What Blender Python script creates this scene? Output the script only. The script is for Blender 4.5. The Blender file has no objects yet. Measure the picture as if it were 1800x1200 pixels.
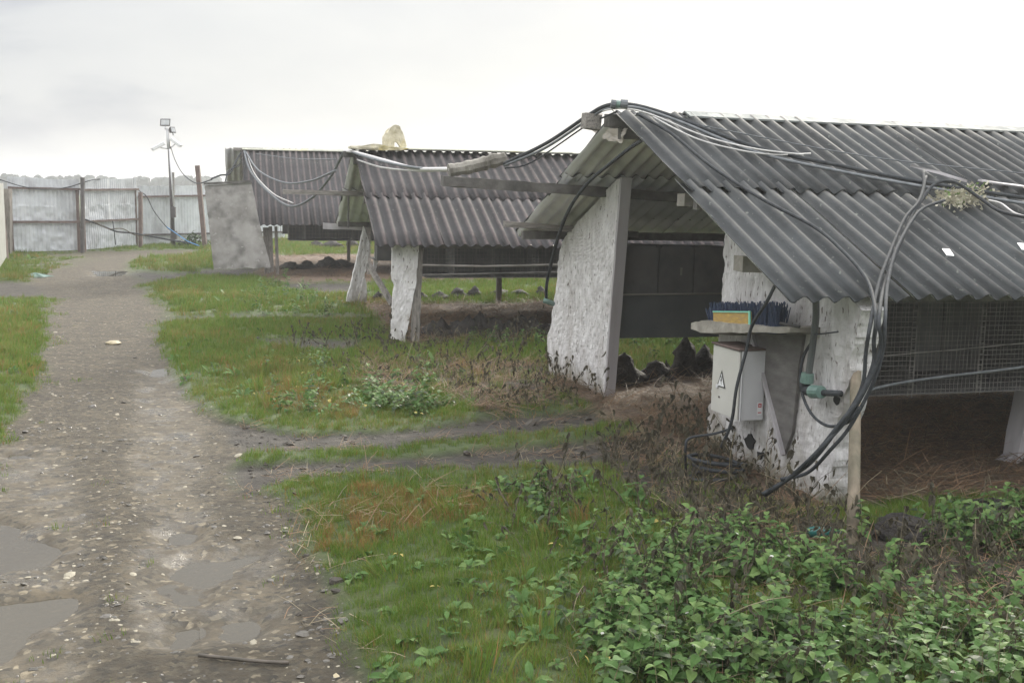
import bpy, math, random
import numpy as np
from mathutils import Matrix, Vector, Euler
random.seed(7); rs=np.random.RandomState(11)
sc=bpy.context.scene
# ---------------------------------------------------------------- camera
F_PX=2000.0; EYE=1.65; PITCH=math.atan((600-335)/F_PX); ROLL=math.radians(0.7)
_F=np.array([0,math.cos(PITCH),-math.sin(PITCH)]); _U0=np.array([0,math.sin(PITCH),math.cos(PITCH)]); _X0=np.array([1.,0,0])
_X=math.cos(ROLL)*_X0+math.sin(ROLL)*_U0; _U=-math.sin(ROLL)*_X0+math.cos(ROLL)*_U0
cd=bpy.data.cameras.new('camera'); cam=bpy.data.objects.new('camera',cd); sc.collection.objects.link(cam)
cd.sensor_width=36; cd.lens=36*F_PX/1800; cd.clip_start=.05; cd.clip_end=6000
cam.matrix_world=Matrix(((_X[0],_U[0],-_F[0],0),(_X[1],_U[1],-_F[1],0),(_X[2],_U[2],-_F[2],EYE),(0,0,0,1)))
sc.camera=cam
# ---------------------------------------------------------------- world
SUN_AZ=math.radians(22); SUN_EL=math.radians(24)      # azimuth from +Y towards +X
sund=Vector((math.sin(SUN_AZ)*math.cos(SUN_EL),math.cos(SUN_AZ)*math.cos(SUN_EL),math.sin(SUN_EL)))
w=bpy.data.worlds.new('World'); sc.world=w; w.use_nodes=True
nt=w.node_tree; nt.nodes.clear(); N=nt.nodes.new; L=nt.links.new
def nd(tree,t,**k):
    n=tree.nodes.new(t)
    for a,b in k.items(): setattr(n,a,b)
    return n
out=N('ShaderNodeOutputWorld'); tc=N('ShaderNodeTexCoord')
sky=N('ShaderNodeTexSky'); sky.sky_type='NISHITA'; sky.sun_disc=False; sky.sun_elevation=SUN_EL; sky.sun_rotation=SUN_AZ
bg1=N('ShaderNodeBackground'); bg1.inputs[1].default_value=.06; L(sky.outputs[0],bg1.inputs[0])
mp=N('ShaderNodeMapping'); mp.inputs['Scale'].default_value=(1.3,1.3,4.2); mp.inputs['Location'].default_value=(.9,.25,.4); L(tc.outputs['Generated'],mp.inputs[0])
n1=N('ShaderNodeTexNoise'); n1.inputs['Scale'].default_value=2.3; n1.inputs['Detail'].default_value=7; n1.inputs['Roughness'].default_value=.52; n1.inputs['Distortion'].default_value=.3; L(mp.outputs[0],n1.inputs[0])
dt=N('ShaderNodeVectorMath'); dt.operation='DOT_PRODUCT'; dt.inputs[1].default_value=tuple(sund); nrm=N('ShaderNodeVectorMath'); nrm.operation='NORMALIZE'; L(tc.outputs['Generated'],nrm.inputs[0]); L(nrm.outputs[0],dt.inputs[0])
mr=N('ShaderNodeMapRange'); mr.interpolation_type='SMOOTHSTEP'; mr.inputs[1].default_value=.70; mr.inputs[2].default_value=.99; mr.inputs[3].default_value=0; mr.inputs[4].default_value=.24; L(dt.outputs['Value'],mr.inputs[0])
ad=N('ShaderNodeMath'); ad.operation='ADD'; L(n1.outputs[0],ad.inputs[0]); L(mr.outputs[0],ad.inputs[1])
cr=N('ShaderNodeValToRGB'); e=cr.color_ramp.elements
e[0].position=.38; e[0].color=(.33,.34,.38,1); e[1].position=1.15 if False else 1.0; e[1].color=(.68,.68,.67,1)
x=e.new(.50); x.color=(.465,.468,.48,1); x=e.new(.66); x.color=(.515,.515,.515,1); x=e.new(.84); x.color=(.57,.565,.56,1)
L(ad.outputs[0],cr.inputs[0])
bg2=N('ShaderNodeBackground'); mwz=N('ShaderNodeMix'); mwz.data_type='RGBA'; mwz.blend_type='MULTIPLY'; mwz.inputs[0].default_value=1; L(cr.outputs[0],mwz.inputs[6]); mwz.inputs[7].default_value=(1.0,1.0,.985,1); L(mwz.outputs[2],bg2.inputs[0])
sz=N('ShaderNodeSeparateXYZ'); L(nrm.outputs[0],sz.inputs[0]); mz=N('ShaderNodeMapRange'); mz.interpolation_type='SMOOTHSTEP'; mz.inputs[1].default_value=.10; mz.inputs[2].default_value=.85; mz.inputs[3].default_value=.68; mz.inputs[4].default_value=3.0; L(sz.outputs[2],mz.inputs[0]); L(mz.outputs[0],bg2.inputs[1])
mx=N('ShaderNodeMixShader'); mx.inputs[0].default_value=.93; L(bg1.outputs[0],mx.inputs[1]); L(bg2.outputs[0],mx.inputs[2]); L(mx.outputs[0],out.inputs[0])
sl=bpy.data.lights.new('sun','SUN'); sl.energy=2.0; sl.angle=math.radians(11); sl.color=(1,.93,.80)
so=bpy.data.objects.new('sun',sl); sc.collection.objects.link(so); so.rotation_euler=(-sund).to_track_quat('-Z','Y').to_euler(); so.location=(3,20,12)
sc.view_settings.view_transform='Standard'; sc.view_settings.look='None'; sc.view_settings.gamma=1; sc.view_settings.exposure=1.18; sc.view_settings.use_curve_mapping=False

# ---------------------------------------------------------------- helpers
def ray(px,py):
    d=_F+_X*(px-900)/F_PX-_U*(py-600)/F_PX; return np.array([0,0,EYE]),d
def G(px,py,z=0):
    o,d=ray(px,py); return o+d*((z-o[2])/d[2])
def D(px,py,Y):
    o,d=ray(px,py); return o+d*(Y/d[1])
def tag(o,label=None,cat=None,group=None,kind=None):
    if label:o['label']=label
    if cat:o['category']=cat
    if group:o['group']=group
    if kind:o['kind']=kind
    return o
def empty(name,loc=(0,0,0),label=None,cat=None,group=None,mw=None):
    o=bpy.data.objects.new(name,None); sc.collection.objects.link(o); o.empty_display_size=.2
    if mw is not None:o.matrix_world=mw
    else:o.location=loc
    return tag(o,label,cat,group)
class MB:
    def __init__(s): s.v=[];s.f=[];s.m=[]
    def add(s,vs,fs,mi=0):
        b=len(s.v); s.v+= [tuple(map(float,p)) for p in vs]; s.f+=[tuple(b+i for i in f) for f in fs]; s.m+=[mi]*len(fs); return s
    def box(s,p0,p1,w,h,up=(0,0,1),mi=0,taper=1.,jit=0.):
        p0=Vector(p0);p1=Vector(p1); d=(p1-p0).normalized(); up=Vector(up)
        a=d.cross(up)
        if a.length<1e-4:a=d.cross(Vector((1,0,0)))
        a.normalize(); b=a.cross(d)
        vs=[]
        n=2 if not jit else max(2,int((p1-p0).length/.12)+1)
        for i in range(n):
            t=i/(n-1); k=1+(taper-1)*t; c=p0.lerp(p1,t)
            for (x,y) in ((-1,-1),(1,-1),(1,1),(-1,1)):
                j=lambda:random.uniform(-jit,jit)
                vs.append(c+a*(x*w/2*k+j())+b*(y*h/2*k+j()))
        fs=[(3,2,1,0),tuple(4*(n-1)+i for i in range(4))]
        for i in range(n-1):
            for q in range(4):
                r=(q+1)%4; fs.append((4*i+q,4*i+r,4*i+4+r,4*i+4+q))
        return s.add(vs,fs,mi)
    def tube(s,pts,r,seg=6,mi=0,cap=True):
        P=[Vector(p) for p in pts]; n=len(P); vs=[];fs=[]
        t0=(P[1]-P[0]).normalized(); a=t0.orthogonal().normalized()
        for i in range(n):
            t=(P[min(i+1,n-1)]-P[max(i-1,0)])
            t=t.normalized() if t.length>1e-9 else t0
            a=(a-t*a.dot(t)); a=a.normalized() if a.length>1e-6 else t.orthogonal().normalized()
            b=t.cross(a); rr=r[i] if hasattr(r,'__len__') else r
            for k in range(seg):
                an=2*math.pi*k/seg; vs.append(P[i]+a*math.cos(an)*rr+b*math.sin(an)*rr)
        for i in range(n-1):
            for k in range(seg):
                k2=(k+1)%seg; fs.append((i*seg+k,i*seg+k2,(i+1)*seg+k2,(i+1)*seg+k))
        if cap: fs.append(tuple(range(seg))[::-1]); fs.append(tuple((n-1)*seg+k for k in range(seg)))
        return s.add(vs,fs,mi)
    def build(s,name,mats,parent=None,smooth=False,**kw):
        me=bpy.data.meshes.new(name); me.from_pydata(s.v,[],s.f)
        if not isinstance(mats,(list,tuple)):mats=[mats]
        for m in mats: me.materials.append(m)
        if len(mats)>1: me.polygons.foreach_set('material_index',s.m)
        if smooth: me.polygons.foreach_set('use_smooth',[True]*len(me.polygons))
        me.update(); return link(name,me,parent,**kw)
def link(name,me,parent=None,label=None,cat=None,group=None,kind=None,coll=None):
    o=bpy.data.objects.new(name,me); (coll or sc.collection).objects.link(o)
    if parent is not None:o.parent=parent
    return tag(o,label,cat,group,kind)
def curve(pts,n=8):
    """Catmull-Rom through pts"""
    P=[np.array(p,float) for p in pts]; P=[2*P[0]-P[1]]+P+[2*P[-1]-P[-2]]; o=[]
    for i in range(1,len(P)-2):
        for k in range(n):
            t=k/n; a,b,c,d=P[i-1:i+3]
            o.append(.5*((2*b)+(c-a)*t+(2*a-5*b+4*c-d)*t*t+(3*b-a-3*c+d)*t**3))
    o.append(P[-2]); return o
# numpy value noise
def _h(ix,iy,iz,seed):
    n=(ix*374761393+iy*668265263+iz*1274126177+seed*974634777)&0x7fffffff
    n=((n^(n>>13))*1274126177)&0x7fffffff; return ((n^(n>>16))&0xffff)/65535.
def vn(x,y,z=0,seed=0):
    x=np.asarray(x,float);y=np.asarray(y,float);z=np.zeros_like(x)+z
    xi=np.floor(x).astype(np.int64);yi=np.floor(y).astype(np.int64);zi=np.floor(z).astype(np.int64)
    fx=x-xi;fy=y-yi;fz=z-zi; fx=fx*fx*(3-2*fx);fy=fy*fy*(3-2*fy);fz=fz*fz*(3-2*fz); r=0
    for a in(0,1):
        for b in(0,1):
            for c in(0,1):
                r=r+_h(xi+a,yi+b,zi+c,seed)*(fx if a else 1-fx)*(fy if b else 1-fy)*(fz if c else 1-fz)
    return r*2-1
def fbm(x,y,z=0,oct=4,seed=0,g=.5):
    r=0;a=1;s=0;f=1
    for o in range(oct): r=r+a*vn(np.asarray(x)*f,np.asarray(y)*f,np.asarray(z)*f,seed+o);s+=a;a*=g;f*=2.03
    return r/s
def inpoly(x,y,poly):
    c=np.zeros(len(x),bool);n=len(poly)
    for i in range(n):
        x0,y0=poly[i];x1,y1=poly[(i+1)%n]
        if y0==y1: continue
        c^=((y0>y)!=(y1>y))&(x<(x1-x0)*(y-y0)/(y1-y0)+x0)
    return c
def _u():pass
def WP(*px): return [tuple(G(a,b)[:2]) for a,b in px]      # outline walked on the ground

# ---------------------------------------------------------------- materials
def mat(name,c1,c2,scale=8,rough=.8,bump=.3,stretch=(1,1,1),c3=None,s3=2,t3=(.5,.7),metal=0,spec=.5,bscale=None,dist=.01,c4=None,s4=40,t4=(.6,.68),coord='Object',trans=0,detail=6):
    m=bpy.data.materials.new(name); m.use_nodes=True; t=m.node_tree; b=t.nodes['Principled BSDF']; l=t.links.new
    b.inputs['Metallic'].default_value=metal; b.inputs['Roughness'].default_value=rough; b.inputs['Specular IOR Level'].default_value=spec
    tc=nd(t,'ShaderNodeTexCoord'); mp=nd(t,'ShaderNodeMapping'); mp.inputs['Scale'].default_value=stretch; l(tc.outputs[coord],mp.inputs[0])
    def noise(s,dtl=detail,src=mp,off=0):
        n=nd(t,'ShaderNodeTexNoise'); n.inputs['Scale'].default_value=s; n.inputs['Detail'].default_value=dtl; l(src.outputs[0],n.inputs[0]); return n
    def ramp(n,a,bb,p=(.3,.7)):
        r=nd(t,'ShaderNodeValToRGB'); r.color_ramp.elements[0].position=p[0];r.color_ramp.elements[1].position=p[1]
        r.color_ramp.elements[0].color=a;r.color_ramp.elements[1].color=bb; l(n.outputs[0],r.inputs[0]); return r
    n=noise(scale); col=ramp(n,(*c1,1),(*c2,1))
    def over(col,c,s,th):
        nn=noise(s,4); f=ramp(nn,(0,0,0,1),(1,1,1,1),th); mx=nd(t,'ShaderNodeMix',data_type='RGBA'); l(f.outputs[0],mx.inputs[0]); l(col,mx.inputs[6]); mx.inputs[7].default_value=(*c,1); return mx.outputs[2]
    o=col.outputs[0]
    if c3:o=over(o,c3,s3,t3)
    if c4:o=over(o,c4,s4,t4)
    # per-object tint
    oi=nd(t,'ShaderNodeObjectInfo'); hs=nd(t,'ShaderNodeHueSaturation'); mm=nd(t,'ShaderNodeMapRange'); mm.inputs[3].default_value=.88; mm.inputs[4].default_value=1.12
    l(oi.outputs['Random'],mm.inputs[0]); l(mm.outputs[0],hs.inputs['Value']); l(o,hs.inputs['Color']); o=hs.outputs[0]
    l(o,b.inputs['Base Color'])
    if bump:
        bn=noise(bscale or scale*3,8); bp=nd(t,'ShaderNodeBump'); bp.inputs['Strength'].default_value=bump; bp.inputs['Distance'].default_value=dist; l(bn.outputs[0],bp.inputs['Height']); l(bp.outputs[0],b.inputs['Normal'])
    if trans:
        b.inputs['Subsurface Weight'].default_value=0
        tr=nd(t,'ShaderNodeBsdfTranslucent'); l(o,tr.inputs[0]); ms=nd(t,'ShaderNodeMixShader'); ms.inputs[0].default_value=trans; l(b.outputs[0],ms.inputs[1]); l(tr.outputs[0],ms.inputs[2]); l(ms.outputs[0],t.nodes['Material Output'].inputs[0])
    m['out']=0; return m
def widen(m,a,b_):
    for n in m.node_tree.nodes:
        if n.type=='MAP_RANGE' and abs(n.inputs[3].default_value-.88)<1e-4: n.inputs[3].default_value=a; n.inputs[4].default_value=b_
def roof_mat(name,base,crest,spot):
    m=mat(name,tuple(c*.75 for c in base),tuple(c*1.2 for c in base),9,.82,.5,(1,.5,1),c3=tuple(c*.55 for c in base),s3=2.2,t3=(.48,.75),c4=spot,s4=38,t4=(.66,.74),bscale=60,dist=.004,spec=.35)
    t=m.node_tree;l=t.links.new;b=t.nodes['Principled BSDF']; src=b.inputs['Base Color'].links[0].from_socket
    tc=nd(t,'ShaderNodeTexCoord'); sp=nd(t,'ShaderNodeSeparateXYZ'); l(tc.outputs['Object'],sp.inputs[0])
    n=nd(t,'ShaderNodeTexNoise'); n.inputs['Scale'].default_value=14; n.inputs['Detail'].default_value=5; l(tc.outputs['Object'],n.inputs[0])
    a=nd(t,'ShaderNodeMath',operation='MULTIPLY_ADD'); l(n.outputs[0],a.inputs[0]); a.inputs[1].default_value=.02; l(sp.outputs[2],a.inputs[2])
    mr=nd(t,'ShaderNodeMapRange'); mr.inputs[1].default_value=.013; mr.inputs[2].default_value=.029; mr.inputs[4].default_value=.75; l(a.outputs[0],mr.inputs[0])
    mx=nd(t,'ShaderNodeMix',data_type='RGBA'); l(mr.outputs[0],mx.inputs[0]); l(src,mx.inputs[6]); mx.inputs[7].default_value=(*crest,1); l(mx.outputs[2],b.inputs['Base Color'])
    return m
MT={}
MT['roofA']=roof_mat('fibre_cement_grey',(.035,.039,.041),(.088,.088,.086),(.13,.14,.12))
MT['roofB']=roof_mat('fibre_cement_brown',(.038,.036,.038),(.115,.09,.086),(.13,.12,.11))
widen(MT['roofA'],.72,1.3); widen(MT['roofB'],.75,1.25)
MT['under']=mat('fibre_cement_underside',(.66,.66,.68),(.78,.78,.80),6,.85,.4,c3=(.42,.42,.43),s3=3,t3=(.5,.75))  # cleaner underside, made paler still to paint in light from the low sky
MT['white']=mat('whitewashed_fibreboard',(.50,.48,.475),(.74,.725,.72),20,.85,.8,(1,1,.35),c3=(.40,.37,.35),s3=3,t3=(.52,.75),c4=(.16,.135,.12),s4=44,t4=(.62,.68),bscale=60,dist=.022)
def base_damp(m,col,z1,amt=.8):
    t=m.node_tree;l=t.links.new;b=t.nodes['Principled BSDF']; src=b.inputs['Base Color'].links[0].from_socket
    tc=nd(t,'ShaderNodeTexCoord'); sp=nd(t,'ShaderNodeSeparateXYZ'); l(tc.outputs['Object'],sp.inputs[0]); n=nd(t,'ShaderNodeTexNoise'); n.inputs['Scale'].default_value=6; n.inputs['Detail'].default_value=7; l(tc.outputs['Object'],n.inputs[0])
    a=nd(t,'ShaderNodeMath',operation='MULTIPLY_ADD'); l(n.outputs[0],a.inputs[0]); a.inputs[1].default_value=-.9; l(sp.outputs[2],a.inputs[2])
    mr=nd(t,'ShaderNodeMapRange'); mr.inputs[1].default_value=z1-.45; mr.inputs[2].default_value=-.48; mr.inputs[3].default_value=0; mr.inputs[4].default_value=amt; l(a.outputs[0],mr.inputs[0])
    mx=nd(t,'ShaderNodeMix',data_type='RGBA'); l(mr.outputs[0],mx.inputs[0]); l(src,mx.inputs[6]); mx.inputs[7].default_value=(*col,1); l(mx.outputs[2],b.inputs['Base Color'])
base_damp(MT['white'],(.17,.15,.085),.30)
MT['wood']=mat('weathered_wood',(.15,.135,.12),(.30,.275,.25),14,.8,.6,(1,1,1),c3=(.09,.085,.075),s3=5,t3=(.5,.7),dist=.006,coord='Generated')
MT['wooddark']=mat('dark_wet_wood',(.07,.065,.06),(.15,.14,.13),12,.75,.6,c3=(.04,.04,.035),s3=4,dist=.006)
MT['plank']=mat('grey_plank',(.33,.31,.32),(.45,.43,.44),16,.75,.3,(1,1,.15),c3=(.24,.22,.22),s3=4,dist=.004)
MT['post']=mat('raw_pole_wood',(.12,.10,.07),(.28,.23,.17),22,.75,.8,(1,1,.10),c3=(.06,.07,.04),s3=4,t3=(.5,.7),dist=.006)
MT['concrete']=mat('stained_concrete',(.25,.235,.22),(.42,.40,.385),5,.85,.4,c3=(.09,.085,.08),s3=3,t3=(.5,.75),c4=(.42,.40,.39),s4=13,t4=(.64,.7),dist=.01)
MT['cable']=mat('black_cable_rubber',(.03,.033,.037),(.055,.06,.065),30,.8,.1,spec=.15)
MT['cablegrey']=mat('grey_cable',(.11,.12,.13),(.19,.20,.21),20,.8,.1,spec=.15)
MT['cablepale']=mat('pale_cable',(.45,.44,.43),(.62,.6,.58),30,.5,.1)
MT['green']=mat('pale_green_plastic',(.09,.155,.135),(.16,.25,.215),20,.4,.1)
MT['rust']=mat('rusty_brown_paint',(.09,.06,.052),(.15,.105,.09),8,.7,.3)
MT['darkmetal']=mat('dark_painted_metal',(.05,.045,.045),(.09,.08,.08),8,.5,.2)
MT['zinc']=mat('galvanised_sheet',(.50,.52,.54),(.68,.70,.72),3,.42,.2,metal=.15,c3=(.33,.33,.34),s3=2,t3=(.5,.8),bscale=6,dist=.03)
MT['zinc2']=mat('cream_metal_sheet',(.5,.5,.46),(.6,.6,.56),3,.5,.2,metal=.2)
MT['boxbeige']=mat('beige_enamel',(.50,.49,.45),(.57,.56,.52),4,.45,.05,c3=(.42,.39,.33),s3=3,t3=(.6,.85))
MT['boxgrey']=mat('light_grey_enamel',(.53,.53,.54),(.60,.60,.61),4,.4,.05)
MT['holeshade']=mat('painted_hole_shade',(.012,.012,.012),(.02,.02,.02),4,.9,0)
MT['whiteplastic']=mat('white_plastic',(.72,.72,.72),(.8,.8,.8),9,.4,.1)
MT['foam']=mat('yellowed_foam',(.42,.38,.27),(.64,.60,.48),7,.9,.7,c3=(.50,.41,.14),s3=4,t3=(.52,.7),dist=.02)
MT['felt']=mat('torn_beige_felt',(.42,.38,.34),(.56,.51,.46),8,.9,.6,c3=(.30,.27,.25),s3=5,dist=.01)
MT['cap']=mat('lichen_ridge_cap',(.24,.25,.21),(.40,.40,.33),7,.8,.5,c3=(.42,.38,.20),s3=3,t3=(.55,.75))
MT['capdark']=mat('dark_ridge_cap',(.10,.115,.115),(.17,.185,.18),7,.7,.5,c3=(.3,.32,.3),s3=9,t3=(.6,.75))
MT['wire']=mat('galvanised_wire',(.10,.092,.085),(.19,.18,.165),12,.75,0,spec=.2)
MT['nest']=mat('dark_nest_box_wood',(.06,.06,.06),(.10,.098,.095),8,.85,.4,(1,1,1),c3=(.09,.078,.07),s3=3,t3=(.55,.8))
MT['tarp']=mat('dark_green_sheet',(.045,.05,.052),(.068,.074,.076),5,.6,.3,c3=(.06,.065,.065),s3=3,t3=(.6,.85))
MT['manure']=mat('black_manure',(.014,.012,.011),(.038,.031,.025),14,.8,1,dist=.03)
MT['bluebr']=mat('blue_bristles',(.022,.035,.075),(.045,.07,.13),30,.7,.3,(6,6,1))
MT['yellow']=mat('yellow_label',(.30,.19,.05),(.44,.30,.08),40,.7,.2,(1,1,6),c3=(.30,.20,.08),s3=20,t3=(.5,.6))
MT['mint']=mat('mint_plastic',(.20,.55,.42),(.25,.62,.48),10,.4,0)
MT['red']=mat('red_print',(.5,.06,.07),(.55,.08,.09),10,.5,0)
MT['ink']=mat('black_print',(.02,.02,.02),(.03,.03,.03),10,.5,0)
MT['ledgewood']=mat('rotten_ledge_wood',(.19,.175,.15),(.33,.31,.27),12,.85,.8,c3=(.12,.11,.09),s3=6,dist=.01)
MT['hardboard']=mat('wet_grey_board',(.075,.07,.066),(.15,.142,.135),7,.7,.4,(1,1,2.5),c3=(.08,.075,.07),s3=4,t3=(.5,.7),dist=.008)
MT['hose']=mat('streaked_hose',(.05,.055,.055),(.10,.11,.11),12,.45,.2,(1,1,.3),c3=(.35,.36,.34),s3=9,t3=(.58,.66))
MT['moss']=mat('hanging_fluff',(.30,.28,.20),(.55,.52,.42),18,.9,.3,trans=.2)
MT['stick']=mat('wet_twig',(.05,.045,.035),(.12,.1,.08),20,.7,.3)
MT['teal']=mat('teal_glass',(.02,.10,.09),(.04,.17,.15),9,.15,0)
MT['bluerope']=mat('blue_rope',(.08,.25,.5),(.12,.33,.6),20,.7,0)
MT['lens']=mat('lamp_glass',(.35,.37,.38),(.5,.5,.5),9,.15,0)
MT['pine']=mat('far_pines',(.022,.032,.028),(.04,.052,.043),.3,.95,0)
def gm(n,a,b,r=.5,tr=.28): return mat(n,a,b,5,r,0,trans=tr,detail=2,spec=.18)
MT['g1']=gm('grass_green',(.085,.15,.02),(.16,.25,.045))
MT['g2']=gm('grass_olive',(.15,.18,.04),(.24,.26,.07))
MT['g3']=gm('grass_rust',(.24,.13,.045),(.34,.20,.08))
MT['l1']=gm('leaf_green',(.055,.115,.03),(.10,.185,.052),.6)
MT['l2']=gm('leaf_bright',(.10,.165,.045),(.155,.235,.075),.5)
MT['l3']=gm('leaf_dark',(.035,.06,.028),(.065,.095,.04),.42)
MT['ly']=gm('leaf_yellow',(.34,.28,.07),(.48,.40,.14),.45)
MT['lb']=gm('leaf_brown_dead',(.06,.054,.038),(.125,.11,.072),.6)
MT['st']=gm('straw_pale',(.24,.20,.13),(.36,.30,.20),.6)
MT['sb']=gm('straw_brown',(.16,.10,.06),(.30,.195,.12),.6)
MT['sd']=gm('stalk_dark',(.08,.066,.045),(.16,.135,.09),.7,0)
MT['flower']=gm('white_flower',(.6,.6,.55),(.75,.75,.7),.6)
MT['stone']=mat('gravel_stone',(.20,.18,.13),(.36,.32,.24),9,.6,.3)

# ---------------------------------------------------------------- ground
road=WP((-220,1230),(-220,800),(0,780),(45,690),(70,600),(80,530),(62,522),(35,505),(75,480),(55,462),(90,447),(180,441),(345,440),(350,448),(240,455),(230,472),(250,500),(262,520),(300,560),(278,595),(300,640),(325,680),(345,720),(400,748),(440,790),(425,815),(430,860),(520,880),(525,930),(510,955),(570,1000),(595,1060),(600,1100),(622,1160),(640,1230))
mudP=[WP((380,745),(540,768),(700,758),(960,737),(1090,725),(1250,730),(1250,760),(1120,755),(900,770),(700,788),(560,795),(430,800)),
 WP((420,822),(500,817),(700,810),(900,792),(1100,777),(1200,765),(1250,800),(1150,825),(1020,822),(850,828),(700,832),(520,848),(430,872)),
 WP((230,478),(300,483),(380,474),(480,474),(680,478),(680,496),(480,490),(330,489),(250,503)),
 WP((-60,498),(60,498),(80,515),(70,528),(0,524),(-60,524)),
 WP((290,560),(420,556),(640,560),(640,566),(400,564),(300,572)),
 WP((430,598),(560,600),(640,605),(640,622),(520,625),(470,612)),
 WP((490,500),(640,500),(640,530),(560,520),(490,512))]
weedbare=[WP((590,660),(760,640),(960,640),(960,700),(1010,720),(860,740),(780,700),(640,690)),
 WP((1040,780),(1240,760),(1300,900),(1500,940),(1400,980),(1250,960),(1080,850)),
 WP((1500,960),(1800,900),(1900,950),(1800,1080),(1560,1060),(1340,1010))]
puddles=[WP((-120,900),(0,915),(62,920),(105,945),(85,985),(0,995),(-120,1000)),
 WP((-140,1060),(0,1042),(80,1033),(150,1035),(125,1062),(68,1095),(62,1135),(0,1155),(-140,1160)),
 WP((300,972),(335,963),(465,953),(448,978),(395,1010),(375,1042),(350,1057),(275,1055),(265,1030)),
 WP((278,1090),(346,1085),(342,1122),(283,1128)),
 WP((358,1083),(465,1068),(445,1112),(400,1128),(358,1118)),
 WP((305,918),(372,918),(352,948),(300,942)),
 WP((258,640),(312,642),(318,656),(262,656)),
 WP((20,784),(58,784),(56,798),(18,798)),
 WP((152,474),(232,475),(222,484),(165,485)),
 WP((28,482),(80,479),(78,488),(30,490))]
wetP=[WP((230,650),(330,650),(360,760),(360,960),(270,960),(230,800)),WP((-50,770),(110,790),(160,900),(150,1200),(-100,1200)),WP((240,950),(500,940),(520,1130),(250,1140))]
strawP=[]
SH={'A':(.70,7.75,.30),'B':(-1.93,13.75,.24),'C':(-5.35,22.6,.24)}
def shedpt(k,s,n):
    x,y,a=SH[k]; return (x+math.cos(a)*s-math.sin(a)*n,y+math.sin(a)*s+math.cos(a)*n)
for k,(a,b) in {'A':(.1,14),'B':(.3,20),'C':(.3,24)}.items():
    q0,q1=(-3.3,5.0) if k=='C' else (-2.15,1.9); strawP.append([shedpt(k,a,q0),shedpt(k,b,q0),shedpt(k,b,q1),shedpt(k,a,q1)])
def masks(x,y):
    jx=fbm(x*2.1,y*2.1,seed=3,oct=4)*.16; jy=fbm(x*2.1,y*2.1,seed=9,oct=4)*.22
    sc_=np.clip(np.hypot(x,y)/12,.6,2.0); X=x+jx*sc_;Y=y+jy*sc_
    r=inpoly(X,Y,road); m=np.zeros(len(x),bool); s=m.copy(); wd=m.copy(); wt=m.copy()
    for p in mudP:m|=inpoly(X,Y,p)
    for p in strawP:s|=inpoly(X,Y,p)
    for p in weedbare:wd|=inpoly(X,Y,p)
    for p in wetP:wt|=inpoly(X,Y,p)
    return r,m&~s,s,wd&~s,wt
def pud(x,y):
    j=fbm(x*3,y*3,seed=21,oct=3)*.10; X=x+j;Y=y+j*1.5; q=np.zeros(len(x),bool)
    for p in puddles:q|=inpoly(X,Y,p)
    return q
# non-uniform grid
xs=np.concatenate([-np.geomspace(1500,9,60),np.arange(-8.9,-4,.1),np.arange(-4,3.2,.035),np.arange(3.2,9,.1),np.geomspace(9,1500,60)])
ys=np.concatenate([-np.geomspace(900,1,22),np.arange(-.5,3,.5),np.arange(3.0,8,.03),np.arange(8,14,.06),np.arange(14,33,.12),np.geomspace(33,2500,55)])
XX,YY=np.meshgrid(xs,ys); gx=XX.ravel();gy=YY.ravel()
mr_,mm_,ms_,mw_,mt_=masks(gx,gy); mp_=pud(gx,gy)
def sm(a,n=1):
    a=a.reshape(XX.shape).astype(float)
    for _ in range(n):
        p=np.pad(a,1,mode='edge'); a=(p[1:-1,1:-1]*2+p[:-2,1:-1]+p[2:,1:-1]+p[1:-1,:-2]+p[1:-1,2:])/6
    return a
Rd,Md,St,Wd,Wt,Pd=sm(mr_,2),sm(mm_,2),sm(ms_,2),sm(mw_,2),sm(mt_,5),sm(mp_,3)
bare=np.clip(Rd+Md,0,1)
near=np.exp(-np.maximum(np.hypot(XX,YY)-25,0)/10)
def detail(x,y): return fbm(x*1.1,y*1.1,seed=5,oct=3)*.03+fbm(x*9,y*9,seed=6,oct=3)*.010
H=(fbm(XX*1.1,YY*1.1,seed=5,oct=3)*(.035*(1-bare)+.009*bare)+fbm(XX*9,YY*9,seed=6,oct=3)*(.014*(1-bare)+.006*bare)+fbm(XX*26,YY*26,seed=8,oct=2)*.004)*near
H+= .035*(1-bare)*near -.038*Pd + St*.02 - .012*Wt*Rd
def gz(x,y):
    """height of the ground mesh"""
    x=np.asarray(x,float);y=np.asarray(y,float)
    i=np.clip(np.searchsorted(xs,x)-1,0,len(xs)-2);j=np.clip(np.searchsorted(ys,y)-1,0,len(ys)-2)
    u=np.clip((x-xs[i])/(xs[i+1]-xs[i]),0,1);v=np.clip((y-ys[j])/(ys[j+1]-ys[j]),0,1)
    return (H[j,i]*(1-u)+H[j,i+1]*u)*(1-v)+(H[j+1,i]*(1-u)+H[j+1,i+1]*u)*v
def gridmask(A,x,y):
    i=np.clip(np.searchsorted(xs,x)-1,0,len(xs)-2);j=np.clip(np.searchsorted(ys,y)-1,0,len(ys)-2); return A[j,i]
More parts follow.
